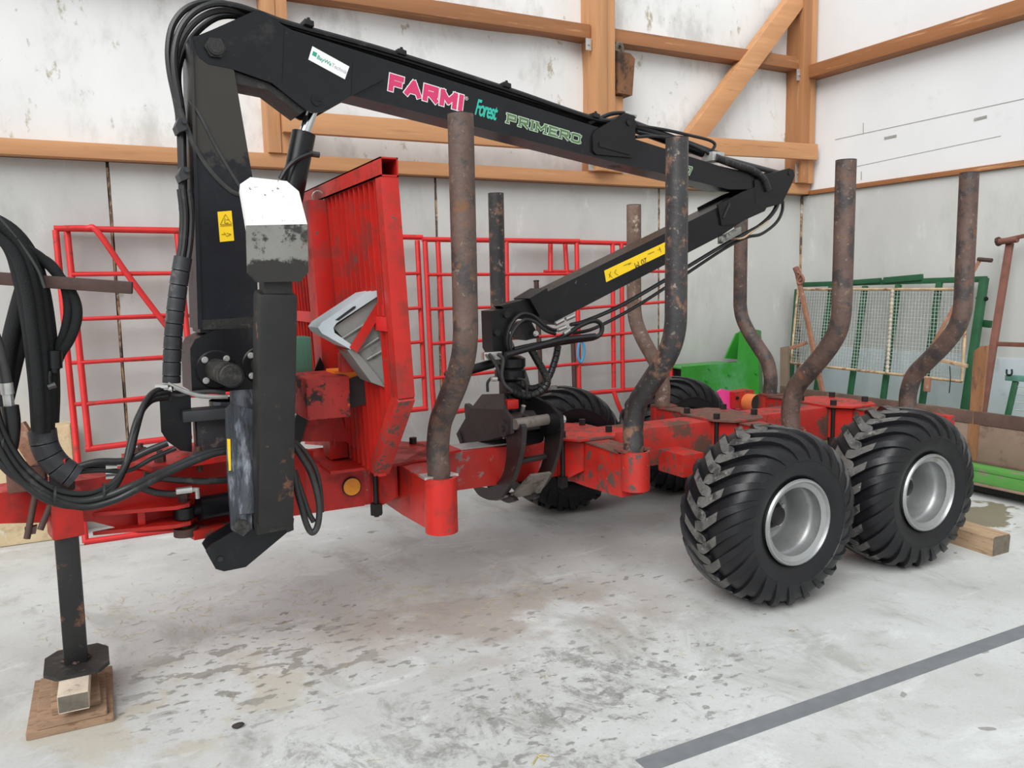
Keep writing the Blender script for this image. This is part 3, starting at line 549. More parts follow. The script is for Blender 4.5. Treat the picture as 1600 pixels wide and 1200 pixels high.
for s, y0, y1 in ((-1, 3.36, 3.62), (1, 4.58, 4.84)):
    m = MB(); m.prism([(2.98, y0 + .03, .52), (3.20, y0 + .03, .54), (3.50, y0 + .03, .62), (3.78, y0 + .03, .62), (4.06, y0 + .03, .54), (4.27, y0 + .03, .52), (4.27, y0 + .03, .38), (4.05, y0 + .03, .38), (3.76, y0 + .03, .46), (3.50, y0 + .03, .46), (3.2, y0 + .03, .38), (2.98, y0 + .03, .38)], (0, .16, 0))
    bo = m.build('bogie_beam', 'red_worn', TR)
    for xx in (3.09, 4.15): MB().cyl((xx, y0 - .05 if s < 0 else y1 + .05, .457), (xx, y1 - .05 if s < 0 else y0 + .05, .457), .06, 18).build('axle_stub', 'bolt_dark', bo)
    MB().cyl((3.63, y0 - .01, .54), (3.63, y1 + .01, .54), .06, 18).build('bogie_pivot', 'rust_bar', bo)
ax = MB().box(3.50, 3.76, 3.45, 4.75, .46, .62, .01).build('axle_beam', 'rust_top', TR)
MB().box(3.10, 3.26, 3.75, 3.99, .50, .64, .01).build('frame_bracket', 'red_worn', TR)
MB().box(4.98, 5.06, 3.36, 3.62, .585, .755, .006).build('tail_plate', 'red_worn', TR)
MB().box(4.90, 4.978, 3.40, 4.05, .60, .74, .006).build('tail_arm', 'red_paint', TR)

# ---- wheels
def wheel(cx, yo, s):
    """yo = outer tyre face, s = -1 on the near side (outer face towards -y)"""
    R0 = .434; cz = .457
    half = [(0, R0), (.05, R0 - .0005), (.10, R0 - .003), (.145, R0 - .010), (.18, R0 - .024), (.202, R0 - .045), (.216, R0 - .075), (.222, R0 - .11), (.2235, R0 - .116), (.2195, R0 - .12), (.217, R0 - .15), (.207, R0 - .185), (.188, R0 - .215), (.182, .212), (.176, .206)]
    yc = yo - s * .222                                # tyre centre
    prof = [(r, -u) for u, r in half[::-1]] + [(r, u) for u, r in half[1:]]
    m = MB(); m.lathe(prof, (cx, yc, cz), (0, 1, 0), 72)
    arc = [0.]                                        # arc length along the half profile
    for k in range(1, len(half)): arc.append(arc[-1] + math.hypot(half[k][0] - half[k - 1][0], half[k][1] - half[k - 1][1]))
    def at(a):
        sg = 1 if a >= 0 else -1; a = abs(a)
        for k in range(1, len(half)):
            if a <= arc[k]:
                t = (a - arc[k - 1]) / (arc[k] - arc[k - 1]); u = half[k - 1][0] + t * (half[k][0] - half[k - 1][0]); r = half[k - 1][1] + t * (half[k][1] - half[k - 1][1])
                du = half[k][0] - half[k - 1][0]; drr = half[k][1] - half[k - 1][1]; L_ = math.hypot(du, drr); return sg * u, r, (sg * -drr / L_, du / L_)
        return sg * half[-1][0], half[-1][1], (sg, 0)
    def P(phi, a, h):
        u, r, (nu, nr) = at(a); u += nu * h; r += nr * h
        return (cx - r * math.cos(phi), yc + u, cz + r * math.sin(phi))
    NL = 24
    st = [(-.038, -.020, .020, .026), (-.030, -.006, .026, .042), (-.010, .0, .027, .050), (.012, .004, .027, .052), (.036, .034, .027, .050), (.070, .092, .0265, .047), (.11, .166, .0255, .045), (.15, .240, .023, .043), (.185, .306, .018, .042), (.215, .360, .013, .040), (.245, .410, .009, .036), (.275, .455, .005, .030), (.30, .485, .001, .018)]
    for sd in (-1, 1):
        for k in range(NL):
            p0 = 2 * math.pi * (k + (.5 if sd > 0 else 0)) / NL; vs = []; fs = []; mi = []
            for a, dp, h, wd in st:
                hw = wd / 2 / .43
                for q, hh in ((-hw * 1.25, -.004), (-hw, h), (hw, h), (hw * 1.25, -.004)): vs.append(P(p0 + dp + q, sd * a, hh))
            n = len(st)
            for j in range(n - 1):
                for q in range(3): fs.append([j * 4 + q, j * 4 + q + 1, j * 4 + q + 5, j * 4 + q + 4]); mi.append(1 if q == 1 and j < 6 else 0)
            fs.append([0, 1, 2, 3]); mi.append(0)
            if sd > 0: fs = [f[::-1] for f in fs]
            o = len(m.v); m.v += vs
            for f, i_ in zip(fs, mi): m.f.append([x + o for x in f]); m.m.append(i_); m.sm.append(False)
    w = m.build('wheel', ['rubber', 'lug_dusty'], TR); w['label'] = 'black implement tyre with slanting lugs on a galvanised rim'
    # rim, profile measured from the outer face inwards
    d = V((0, -s, 0)); c = V((cx, yo, cz))
    MB().lathe([(.176, .030), (.216, .012), (.222, .016), (.216, .006), (.208, .004), (.203, .012), (.198, .030), (.186, .036), (.186, .085), (.178, .100), (.170, .112), (.168, .225), (.160, .245)], c, d, 48).build('rim', 'galvanised', w)
    MB().lathe([(.168, .245), (.15, .235), (.125, .243), (.110, .225), (.085, .220), (.060, .220)], c, d, 40).build('wheel_disc', 'rim_dirty', w)
    MB().lathe([(.176, .42), (.216, .432), (.216, .44), (.198, .43), (.186, .40), (.186, .36), (.168, .34), (.168, .25), (.10, .25), (.02, .25)], c, d, 40).build('inner_rim', 'rim_dirty', w)
    hb = MB(); hb.lathe([(.075, .22), (.072, .19), (.055, .185), (.050, .15), (.035, .142), (.0, .142)], c, d, 24); hb.build('hub', 'bolt_dark', w)
    for k in range(6):
        a = 2 * math.pi * k / 6 + .3; p = c + V((math.cos(a) * .095, 0, math.sin(a) * .095)) + d * .222
        MB().hexbolt(p, -d, .013, .014).build('wheel_nut', 'zinc', w)
    return w
wheel(3.09, 2.835, -1); wheel(4.15, 2.875, -1); wheel(3.09, 5.36, 1); wheel(4.15, 5.36, 1)

# ---- headboard (front guard)
def hx(z): return 1.125 + (2.16 - z) * .045
TW = .075
def hp(y, z): return (hx(z), y, z)
hb = MB().bar(hp(3.175 + TW / 2, 2.10), hp(3.175 + TW / 2, 1.20), TW, TW, up=(0, 1, 0)).build('headboard', 'red_paint', TR); hb['label'] = 'red barred front guard'
MB().bar(hp(5.025 - TW / 2, 2.10), hp(5.025 - TW / 2, 1.20), TW, TW, up=(0, 1, 0)).build('side_tube', 'red_paint', hb)
MB().bar(hp(3.20, 1.215), hp(3.62, .815), TW, TW, up=(1, 0, 0)).build('slanted_tube', 'red_worn', hb); MB().bar(hp(5.0, 1.215), hp(4.58, .815), TW, TW, up=(1, 0, 0)).build('slanted_tube', 'red_paint', hb)
m = MB()                                              # hollow top bar, open at both ends
for a, b, c, d in ((-TW / 2, -TW / 2 + .006, -TW / 2, TW / 2), (TW / 2 - .006, TW / 2, -TW / 2, TW / 2), (-TW / 2, TW / 2, -TW / 2, -TW / 2 + .006), (-TW / 2, TW / 2, TW / 2 - .006, TW / 2)):
    m.box(hx(2.13) + a, hx(2.13) + b, 3.172, 5.028, 2.135 + c, 2.135 + d)
m.build('top_bar', 'red_paint', hb)
k = 0; y = 3.285
while y < 4.93:
    if y < 3.62: zb = 1.205 - (y - 3.20) * .93 + .03
    elif y > 4.58: zb = 1.205 - (5.0 - y) * .93 + .03
    else: zb = .80
    if not (4.03 < y < 4.17): MB().bar(hp(y, zb), hp(y, 2.10), .008, .062, up=(1, 0, 0), bev=0).build('bar', 'red_paint', hb)
    y += .072
MB().box(hx(.83) - .02, hx(.83) + .02, 3.58, 4.62, .785, .87, .004).build('bottom_rail', 'red_paint', hb)
MB().box(hx(1.5) - .035, hx(1.5) - .025, 3.24, 4.96, 1.475, 1.535, .002).build('cross_flat', 'red_gate', hb)
m = MB(); m.bar((hx(2.1) - .075, YC, 2.09), (hx(.8) - .075, YC, .80), .15, .09, up=(1, 0, 0)); m.build('centre_post', 'red_paint', hb)
m = MB(); m.prism([(0.835,3.99,0.915),(1.024,3.99,1.325),(1.044,3.99,1.279),(0.909,3.99,0.908)], (0, .02, 0)); m.build('post_gusset', 'black_plain', hb)
MB().prism([(1.075,4.271,1.296),(1.075,4.001,1.263),(1.075,3.995,0.87),(1.075,4.625,0.78)], (.01, 0, 0)).build('back_plate', 'red_paint', hb)
MB().prism([(0.912,4,0.912),(1.033,4,1.269),(1.163,4,0.886)], (0, .012, 0)).build('post_gusset', 'red_paint', hb)
hose('ring', [(hx(2.1) - .06 + .03 * math.cos(a), 4.05, 2.105 + .03 * math.sin(a)) for a in [i * .7 for i in range(10)]], .004, 'zinc', hb, 6)
m = MB(); m.prism([(1.0, 3.80, .775), (1.35, 3.80, .775), (1.75, 3.95, .775), (1.75, 4.25, .775), (1.35, 4.42, .775), (1.0, 4.42, .775)], (0, 0, .014)); m.build('front_saddle', 'red_paint', TR)
m = MB(); m.prism([(.62, 3.994, .545), (1.22, 3.994, .545), (1.22, 3.994, .772), (1.0, 3.994, .79), (.70, 3.994, .90), (.62, 3.994, .90)], (0, .212, 0)); m.build('neck_beam', 'red_paint', TR)
rf = MB(); rf.cyl((1.155, 3.992, .655), (1.155, 3.982, .655), .044, 28); rf.cyl((1.155, 3.986, .655), (1.155, 3.979, .655), .006, 8, 0); rf.build('reflector', 'reflector_amber', TR)['label'] = 'round amber reflector'
MB().lathe([(.044, .0), (.049, .0), (.049, .012), (.044, .012)], (1.155, 3.994, .655), (0, -1, 0), 28).build('reflector_ring', 'bolt_dark', TR)

# ---- drawbar, swung towards the viewer about its hinge
e = V((-.966, -.259, 0)); n_ = V((.259, -.966, 0)); H = V((.9, 4.08, 0))
def db(s, o, z): return H + e * s + n_ * o + V((0, 0, z))
m = MB(); m.prism([db(s, .09, z) for s, z in ((-.05, .56), (.27, .57), (.57, .59), (.80, .625), (.98, .715), (1.30, .775), (2.2, .80), (2.2, .90), (1.0, .895), (.3, .895), (-.05, .86))], -n_ * .18)
dr = m.build('drawbar', 'red_paint', TR)
MB().prism([db(.30, .24, .905), db(.76, .20, .905), db(.80, .0, .905), db(.76, -.20, .905), db(.30, -.24, .905), db(.1, -.2, .905), db(.1, .2, .905)], (0, 0, .022)).build('crane_mount_plate', 'red_paint', dr)
for s, o in ((.70, .12), (.70, -.12), (.34, .19), (.55, .17)):
    q = MB(); p = db(s, o, .928); q.cyl(p - V((0, 0, .06)), p + V((0, 0, .05)), .012, 8); q.cyl(p, p + V((0, 0, .03)), .024, 6); q.build('mount_bolt', 'rust_bar', dr)
for z in (.735, .655):
    MB().prism([db(.98, .088, z), db(.72, .088, z), db(.635, .10, z), (Vector(db(.59, .17, z))), db(.63, .235, z), db(.69, .24, z)], (0, 0, .016)).build('cylinder_lug', 'red_paint', dr)
MB().bar(db(.80, .14, .672), db(.80, .14, .735), .03, .012).build('lug_spacer', 'red_paint', dr)
pin = db(.635, .185, 0)
m = MB(); m.cyl(pin + V((0, 0, .60)), pin + V((0, 0, .77)), .020, 12); m.cyl(pin + V((0, 0, .765)), pin + V((0, 0, .785)), .026, 6); m.cyl(pin + V((0, 0, .60)), pin + V((0, 0, .635)), .05, 14); m.build('steer_pin', 'rust_bar', dr)
m = MB(); m.lathe([(.024, -.024), (.046, -.024), (.046, .024), (.024, .024)], pin + V((0, 0, .703)), (0, 0, 1), 20); m.cyl(pin + V((.03, .0, .703)), pin + V((.075, .012, .703)), .026, 12); m.build('steer_rod_eye', 'black_plain', dr)
MB().cyl(pin + V((.06, .01, .705)), pin + V((.42, .10, .70)), .055, 20).build('steer_cylinder', 'black_paint', dr)
MB().prism([db(.62, .09, .585), db(.62, .24, .585), db(.34, .22, .565), db(.2, .09, .565)], (0, 0, .04)).build('lower_plate', 'red_worn', dr)
# jack leg in its sleeve
sl = MB().obox((-.118, 3.665, .79), (.056, .012, 0), (-.012, .065, 0), (0, 0, .095), .006).build('jack_sleeve', 'red_paint', dr)
jk = MB().bar((-.120, 3.655, .158), (-.116, 3.66, .955), .086, .086, up=(0, 1, 0), bev=.01).build('jack_leg', 'leg_black', TR)
m = MB(); m.prism([(-.235, 3.57, .1575), (-.19, 3.51, .1575), (-.04, 3.51, .1575), (.0, 3.57, .1575), (.0, 3.73, .1575), (-.04, 3.79, .1575), (-.19, 3.79, .1575), (-.235, 3.73, .1575)], (0, 0, .014)); m.build('jack_foot', 'black_greasy', jk)
MB().lathe([(.050, 0), (.058, .004), (.050, .012)], (-.120, 3.655, .170), (0, 0, 1), 4).build('foot_weld', 'rust_bar', jk)
for p, q in (((-0.202,3.62,0.913), (-0.25,3.6,0.716)), ((-0.163,3.6,0.835), (-0.202,3.58,0.749))): MB().cyl(p, q, .012, 10).build('locking_pin', 'rust_bar', dr)
MB().prism([(-0.255,3.6,0.757),(-0.212,3.6,0.761),(-0.219,3.6,0.731),(-0.253,3.6,0.731)], (0, .03, 0)).build('pin_bracket', 'rust_bar', dr)
MB().box(-.30, -.17, 3.60, 3.80, .90, .985, .008).build('hitch_block', 'rust_top', dr)
MB().bar((-0.257,3.68,1.15), (-0.188,3.66,1.001), .03, .07).build('stay_bar', 'rust_orange', dr)
MB().prism([(-0.112,3.56,1.01),(-0.096,3.56,1.023),(-0.1,3.56,0.968),(-0.116,3.56,0.955)], (0, .05, 0)).build('hose_clip', 'red_paint', dr)
# rusty flat bar sticking in from the left (handle of the drawbar stay)
t = thing('flat_bar', 'dark rusty flat bar reaching in from the left edge above drawbar', 'bar', (-.2, 3.7, 1.6))
MB().bar((-0.545,3.7,1.745), (0.184,3.55,1.674), .035, .048, bev=.006).build('bar', 'rust_bar', t)
m = MB(); c = V((0.168,3.56,1.677)); m.cyl(c - V((0, .019, 0)), c - V((0, .022, 0)), .005, 8); m.build('rivet', 'zinc', t)

# ---- wooden blocks under the jack
def plank(name, lb, x0, x1, y0, y1, z0, z1, mt, ang=0., cat='block'):
    t = thing(name, lb, cat, ((x0 + x1) / 2, (y0 + y1) / 2, z0), 'wooden blocks under the jack')
    c, s_ = math.cos(ang), math.sin(ang)
    ex, ey = V((c, s_, 0)) * (x1 - x0) / 2, V((-s_, c, 0)) * (y1 - y0) / 2
    ct = V(((x0 + x1) / 2, (y0 + y1) / 2, (z0 + z1) / 2))
    MB().obox(ct, ex, ey, (0, 0, (z1 - z0) / 2), .004).build('block_body', mt, t)
    MB().obox(ct - ey * 1.003, ex * .96, ey * .004, (0, 0, (z1 - z0) * .42)).build('end_face', 'block_end' if mt == 'block_pale' else mt, t)
plank('base_board', 'wide brown base board on the floor, lowest under the jack foot', -.292, .004, 3.392, 3.87, 0, .028, 'board_old', -.02, 'board')
plank('packing_board', 'second brown board from the floor under the jack foot', -.262, -.022, 3.40, 3.82, .0285, .054, 'board_old', .0, 'board')
plank('packing_board', 'dark narrow board crossing under the jack foot, third layer', -.215, -.045, 3.445, 3.74, .0545, .082, 'board_old', .03, 'board')
plank('wedge_block', 'pale squared block end sticking out toward viewer under the jack foot', -.180, -.075, 3.375, 3.70, .0825, .156, 'block_pale', -.03)
# wheel chock in its red holder on the headboard
t = thing('wheel_chock', 'grey galvanised wheel chock strapped upright to the red headboard', 'wheel chock', (1.0, 3.5, 1.2))
MB().prism([(0.94,3.42,1.493),(1.134,3.42,1.613),(1.151,3.42,1.601),(1.163,3.42,1.225),(1.085,3.42,1.312),(1.023,3.42,1.399)], (0, .13, 0)).build('wedge_body', 'chock_steel', t)
MB().prism([(0.87,3.4,1.496),(0.887,3.4,1.517),(1.089,3.4,1.638),(1.152,3.4,1.648),(1.134,3.4,1.621),(0.949,3.4,1.512),(0.935,3.4,1.494),(0.939,3.4,1.472),(1.02,3.4,1.411),(1.005,3.4,1.398),(0.885,3.4,1.472)], (0, .17, 0)).build('base_plate', 'chock_pale', t)
MB().prism([(0.993,3.405,1.396),(1.021,3.405,1.4),(1.072,3.405,1.339),(1.122,3.405,1.274),(1.158,3.405,1.221),(1.092,3.405,1.251),(1.043,3.405,1.321)], (0, .16, 0)).build('curved_lip', 'chock_steel', t)
for a, b in [(0.961,3.415,1.438),(1.124,3.415,1.53)], [(1.032,3.415,1.382),(1.137,3.415,1.441)], [(1.079,3.415,1.349),(1.147,3.415,1.382)]: MB().tube([a, b], .006, 6).build('rib', 'chock_steel', t)
MB().prism([(0.944,3.397,1.526),(1.024,3.397,1.58),(1.035,3.397,1.582),(1.032,3.397,1.572),(0.957,3.397,1.523)], (0, .004, 0)).build('slot', 'ink_black', t)
MB().bar((1.144,3.4,1.579), (1.014,3.39,1.396), .04, .006, up=(0, 1, 0), bev=0).build('holder_strap', 'red_paint', hb); MB().bar((1.134,3.4,1.563), (1.154,3.26,1.56), .012, .05, bev=0).build('holder_strap', 'red_gate', hb)
MB().bar((1.017,3.44,1.39), (0.998,3.55,1.407), .03, .02, bev=0).build('holder_bracket', 'red_paint', hb)

# ================================================================== LOADER CRANE
EC = V((.99899, .04498, 0)); NC = V((.04498, -.99899, 0)); C0 = V((.62, 4.0, 0))
def cw(s, z, v=0.): return C0 + EC * s + NC * v + V((0, 0, z))
def cr(poly, v0, v1, mb=None, mi=0):
    mb = mb or MB(); return mb.prism([cw(s, z, v0) for s, z in poly], NC * (v1 - v0), mi)
CR = thing('loader_crane', 'black knuckle boom timber crane mounted behind the trailer drawbar', 'crane', (.62, 4.0, .93))
# turret and slewing housing
ho = cr([(-0.212,1.405),(-0.188,1.446),(-0.104,1.482),(0.085,1.486),(0.069,1.19),(-0.216,1.213)], -.13, .13).build('slew_housing', 'black_paint', CR)
if True:
    for c, rr in ((V((0.517,3.865,1.306)), .088), (V((0.718,3.874,1.314)), .088)):
        f = MB(); f.lathe([(.0, .012), (rr - .006, .012), (rr, .006), (rr, -.01)], c, NC, 32); f.build('flange', 'black_plain', ho)
        for k in range(4):
            a = math.pi / 4 + k * math.pi / 2; MB().hexbolt(c + EC * .066 * math.cos(a) + V((0, 0, .066 * math.sin(a))) + NC * .012, NC, .011, .009).build('flange_bolt', 'zinc', ho)
        m = MB(); m.cyl(c, c + NC * .34, .050, 28); m.lathe([(.0, .343), (.044, .343), (.050, .338), (.050, .32)], c, NC, 28); m.build('slew_cylinder', 'black_greasy', ho)
MB().box(.36, .62, 3.80, 3.92, 1.085, 1.135, .006).build('valve_block', 'sleeve_grey', CR)
m = MB(); m.lathe([(.13, .93), (.13, .96), (.105, .97), (.105, 1.15)], (.60, 3.99, 0), (0, 0, 1), 28); m.build('pedestal', 'blue_grease', CR)
MB().box(.42, .60, 3.865, 4.02, .93, 1.083, .01).build('pedestal_rib', 'sleeve_grey', CR)
m = MB(); m.prism([(0.276,3.86,1.207),(0.295,3.86,1.228),(0.405,3.86,1.217),(0.394,3.86,0.942),(0.346,3.86,0.953),(0.296,3.86,0.999),(0.273,3.86,1.045)], (0, .014, 0)); m.prism([(0.364,3.876,1.134),(0.404,3.876,1.131),(0.393,3.876,0.948),(0.354,3.876,0.959)], (0, .10, 0)); bp = m.build('side_plate', 'black_paint', CR)
MB().lathe([(.0, .0), (.012, .0), (.012, .004)], (0.321,3.855,1.189), (0, -1, 0), 14).build('plate_hole', 'ink_black', bp)
# column
co = cr([(-0.123,2.732),(-0.109,2.755),(0.003,2.765),(0.053,2.624),(0.108,2.159),(0.102,1.579),(0.096,1.461),(-0.16,1.472),(-0.139,2.092)], -.10, .10).build('column', 'column_paint', CR)
cr([(-0.157,1.529),(0.099,1.535),(0.096,1.482),(-0.16,1.486)], -.115, .108).build('column_foot', 'black_greasy', co)
cr([(-0.126,2.746),(-0.116,2.747),(-0.152,1.489),(-0.171,1.49)], -.11, .11).build('edge_plate', 'column_paint', co)
cr([(-0.055,2.008),(0.006,2.015),(0.01,1.882),(-0.052,1.875)], .10, .1015).build('warning_sticker', 'yellow_sticker', co)['label'] = 'yellow crush warning sticker'
st_r = V((0.627,3.897,1.95)) - V((0.574,3.895,1.943)); st_u = V((0, 0, 1))
m = MB()
T3 = [(0.602,3.897,1.998),(0.578,3.896,1.952),(0.628,3.898,1.956)]
for a, b in ((0, 1), (1, 2), (2, 0)): m.bar(T3[a], T3[b], .0008, .003, up=(0, -1, 0), bev=0)
for a, b in ([(0.599,3.897,1.981),(0.597,3.897,1.958)], [(0.604,3.897,1.975),(0.615,3.897,1.975)], [(0.597,3.897,1.958),(0.614,3.897,1.961)], [(0.577,3.896,1.946),(0.627,3.898,1.95)], [(0.581,3.896,1.909),(0.597,3.897,1.91)], [(0.602,3.897,1.901),(0.622,3.898,1.91)], [(0.603,3.897,1.915),(0.622,3.898,1.91)], [(0.592,3.896,1.918),(0.602,3.897,1.901)]): m.bar(a, b, .0008, .004, up=(0, -1, 0), bev=0)
m.build('sticker_print', 'ink_black', co)
# main boom
bo = cr([(0.29,2.849),(2.998,2.385),(3.439,2.34),(3.465,2.259),(3.089,2.243),(2.13,2.364),(1.11,2.508),(0.598,2.579),(0.388,2.671)], -.085, .085).build('main_boom', 'black_paint', CR)
for v0, v1 in ((.088, .103), (-.103, -.088)):
    cr([(-0.109,2.705),(-0.105,2.735),(-0.088,2.761),(-0.035,2.789),(0.163,2.901),(0.194,2.9),(0.286,2.85),(0.51,2.768),(0.762,2.667),(0.592,2.572),(0.467,2.496),(0.426,2.48),(0.395,2.478),(0.351,2.497),(0.217,2.592),(0.037,2.636),(-0.057,2.644),(-0.093,2.667)], v0, v1).build('boom_bracket', 'black_paint', bo)
cr([(-0.068,2.656),(0.205,2.593),(0.378,2.495),(0.346,2.469),(0.204,2.564),(0.036,2.58),(-0.017,2.619)], -.085, .085).build('bracket_web', 'black_greasy', bo)
p = V((0.6,3.894,2.714)); m = MB(); m.cyl(p - NC * .25, p + NC * .022, .034, 20); m.cyl(p, p + NC * .012, .046, 6); m.lathe([(.0, .0235), (.027, .0235), (.027, .018)], p, NC, 20); m.build('boom_pivot', 'black_greasy', bo)
p = V((1.045,3.915,2.534)); m = MB(); m.cyl(p - NC * .22, p + NC * .004, .026, 20); m.box(p.x - .001, p.x + .02, p.y - .006, p.y, p.z - .003, p.z + .006); m.build('cylinder_pin', 'black_plain', bo)
for a, b in ([(0.909,3.909,2.84),(0.888,3.908,2.602)], [(1.228,3.924,2.726),(1.215,3.923,2.574)]): MB().bar(a, b, .001, .004, up=(0, -1, 0), bev=0).build('weld_seam', 'black_plain', bo)
lg = cr([(2.011,2.493),(2.029,2.523),(2.221,2.624),(2.249,2.637),(2.315,2.628),(2.325,2.414),(2.296,2.39),(2.037,2.392),(2.015,2.409)], -.10, .10)
lg = lg.build('cylinder_lug', 'black_plain', bo); p = V((2.893,4,2.588)); MB().cyl(p - NC * .2, p + NC * .006, .02, 16).build('lug_pin', 'black_paint', lg)
cr([(2.053,2.46),(2.279,2.425),(2.274,2.403),(2.053,2.435)], .10, .106).build('lug_rib', 'black_paint', lg)
for v0, v1 in ((.070, .095), (-.095, -.070)):
    cr([(3.305,2.308),(3.409,2.35),(3.625,2.403),(3.669,2.393),(3.683,2.36),(3.659,2.308),(3.565,2.17),(3.391,2.131),(3.32,2.145)], v0, v1).build('elbow_plate', 'black_plain', bo)
p = V((4.252,4.067,2.373)); MB().cyl(p - NC * .19, p + NC * .003, .016, 12).build('elbow_pin', 'black_paint', bo)
m = MB(); a, b = V((2.994,4.107,2.593)), V((3.692,4.138,2.453)); m.cyl(a, b, .036, 18); m.build('jib_cylinder', 'black_paint', CR); c_ = V((4.283,4.165,2.379))
MB().cyl(b, c_, .018, 12).build('jib_rod', 'hose_grey', CR)
MB().obox(V((3.601,4.084,2.44)), EC * .05, NC * .05, (0, 0, .028), .004).build('clamp_block', 'zinc', bo)
# jib
jb = cr([(1.606,1.572),(1.713,1.623),(3.018,2.136),(3.242,2.221),(3.475,2.301),(3.483,2.227),(3.39,2.132),(3.032,1.952),(1.762,1.452)], -.08, .08).build('jib_boom', 'black_paint', CR)
cr([(1.583,1.586),(1.698,1.641),(1.768,1.43),(1.657,1.471)], -.088, .088).build('jib_collar', 'black_plain', jb)
for v0, v1 in ((.081, .094), (-.094, -.081)):
    cr([(2.986,2.142),(3.197,2.23),(3.429,2.301),(3.502,2.243),(3.404,2.115),(3.145,2.026),(3.021,2.015)], v0, v1).build('jib_cheek', 'black_plain', jb)
MB().bar((3.705,4.042,2.153), (3.651,4.039,2.059), .012, .014, up=(0, -1, 0)).build('weld_rib', 'black_greasy', jb)
cr([(2.101,1.735),(2.588,1.914),(2.609,1.853),(2.115,1.668)], .0815, .083).build('distance_sticker', 'yellow_sticker', jb)['label'] = 'yellow worn safety distance sticker'
ju = V((3.207,4.032,1.883)) - V((2.725,4.011,1.701)); jv = NC.cross(ju) * -1
if jv.z < 0: jv = -jv
text('sticker_print', '20 M', V((3.037,4.025,1.813)), -ju, -jv, .050, 'ink_black', jb, .0005)
m = MB()
for a, b in ([(2.862,4.017,1.764),(2.91,4.019,1.779)], [(2.92,4.019,1.783),(2.901,4.019,1.768)], [(3.047,4.025,1.832),(3.096,4.027,1.848)], [(2.753,4.012,1.716),(2.781,4.013,1.693)], [(2.768,4.013,1.731),(2.758,4.012,1.694)], [(2.81,4.015,1.742),(2.796,4.014,1.723)], [(2.796,4.014,1.723),(2.824,4.015,1.708)], [(3.127,4.029,1.856),(3.147,4.03,1.867)], [(3.137,4.029,1.875),(3.152,4.03,1.844)], [(3.177,4.031,1.883),(3.202,4.032,1.86)], [(3.187,4.032,1.895),(3.192,4.032,1.856)]): m.bar(a, b, .0008, .004, up=(0, -1, 0), bev=0)
m.build('sticker_print', 'ink_black', jb)
# lifting cylinder under the boom
a, b, c_ = V((0.858,4.011,1.818)), V((1,4.017,2.388)), V((1.064,4.02,2.548))
cy = MB().cyl(a, b, .056, 24).build('lift_cylinder', 'black_paint', CR); MB().cyl(b, c_, .027, 18).build('cylinder_rod', 'chrome', cy)
MB().lathe([(.056, 0), (.056, .012), (.030, .014)], b, (b - a), 24).build('gland', 'black_plain', cy)
hose('cylinder_hose', [(0.864,3.941,2.169),(0.89,3.942,2.211),(0.934,3.944,2.255),(0.99,3.947,2.285),(1.021,3.948,2.295)], .011, 'hose_black', cy); MB().cyl((1.01,3.953,2.295), (1.056,3.955,2.292), .014, 8).build('hose_fitting', 'hose_grey', cy)
# lettering and stickers on the boom
bu = V((2.554,4.001,2.483)) - V((1.424,3.95,2.665)); bu.normalize(); bup = NC.cross(bu) * -1
if bup.z < 0: bup = -bup
L1 = (V((1.815,3.968,2.56)) - V((1.409,3.949,2.621))).length; L2 = (V((2.554,4.001,2.451)) - V((2.077,3.979,2.52))).length
for lift, g, mt in ((.0006, .0045, 'white_letter'), (.0016, 0., 'pink_letter')): letters('lettering', 'FARMI', V((1.409,3.949,2.621)), bu, bup, L1, .083, .026, mt, bo, lift, .10, False, g)
text('lettering', '\u00ae', V((1.831,3.968,2.616)), bu, bup, .026, 'white_letter', bo, .0008)
text('lettering', 'Forest', V((1.885,3.971,2.55)), bu, bup, .115, 'teal_letter', bo, .0008, .022, .52, .25, .82)
for lift, g, mt in ((.0006, .0028, 'mint_letter'), (.0016, 0., 'olive_letter')): letters('lettering', 'PRIMERO', V((2.077,3.979,2.52)), bu, bup, L2, .052, .0125, mt, bo, lift, .30, True, g)
for lift, g, mt in ((.0006, .0028, 'mint_letter'), (.0016, 0., 'olive_letter')): letters('lettering', '67', V((3.305,4.035,2.325)), bu, bup, .085, .052, .012, mt, bo, lift, .25, False, g)
q = [(1.036,3.914,2.777),(1.211,3.922,2.706),(1.186,3.921,2.645),(1.014,3.913,2.715)]
ws = MB().prism(q, -NC * .0012).build('name_sticker', 'white_sticker', bo); ws['label'] = 'white rectangular dealer sticker'
su = (V(q[1]) - V(q[0])).normalized(); sv = (V(q[0]) - V(q[3])).normalized(); s0 = V(q[3]) + NC * .0006
sw = (V(q[1]) - V(q[0])).length; sh = (V(q[0]) - V(q[3])).length
m = MB(); a = s0 + su * sw * .05 + sv * sh * .42; m.prism([a, a + su * sh * .3, a + su * sh * .3 + sv * sh * .3, a + sv * sh * .3], NC * .0004); m.build('sticker_mark', 'ink_green', ws)
text('sticker_print', 'BayWa', s0 + su * sw * .175 + sv * sh * .36, su, sv, sh * .40, 'ink_green', ws, .0006, .012, .95); text('sticker_print', 'Technik', s0 + su * sw * .56 + sv * sh * .36, su, sv, sh * .40, 'ink_grey', ws, .0006, 0., .95)
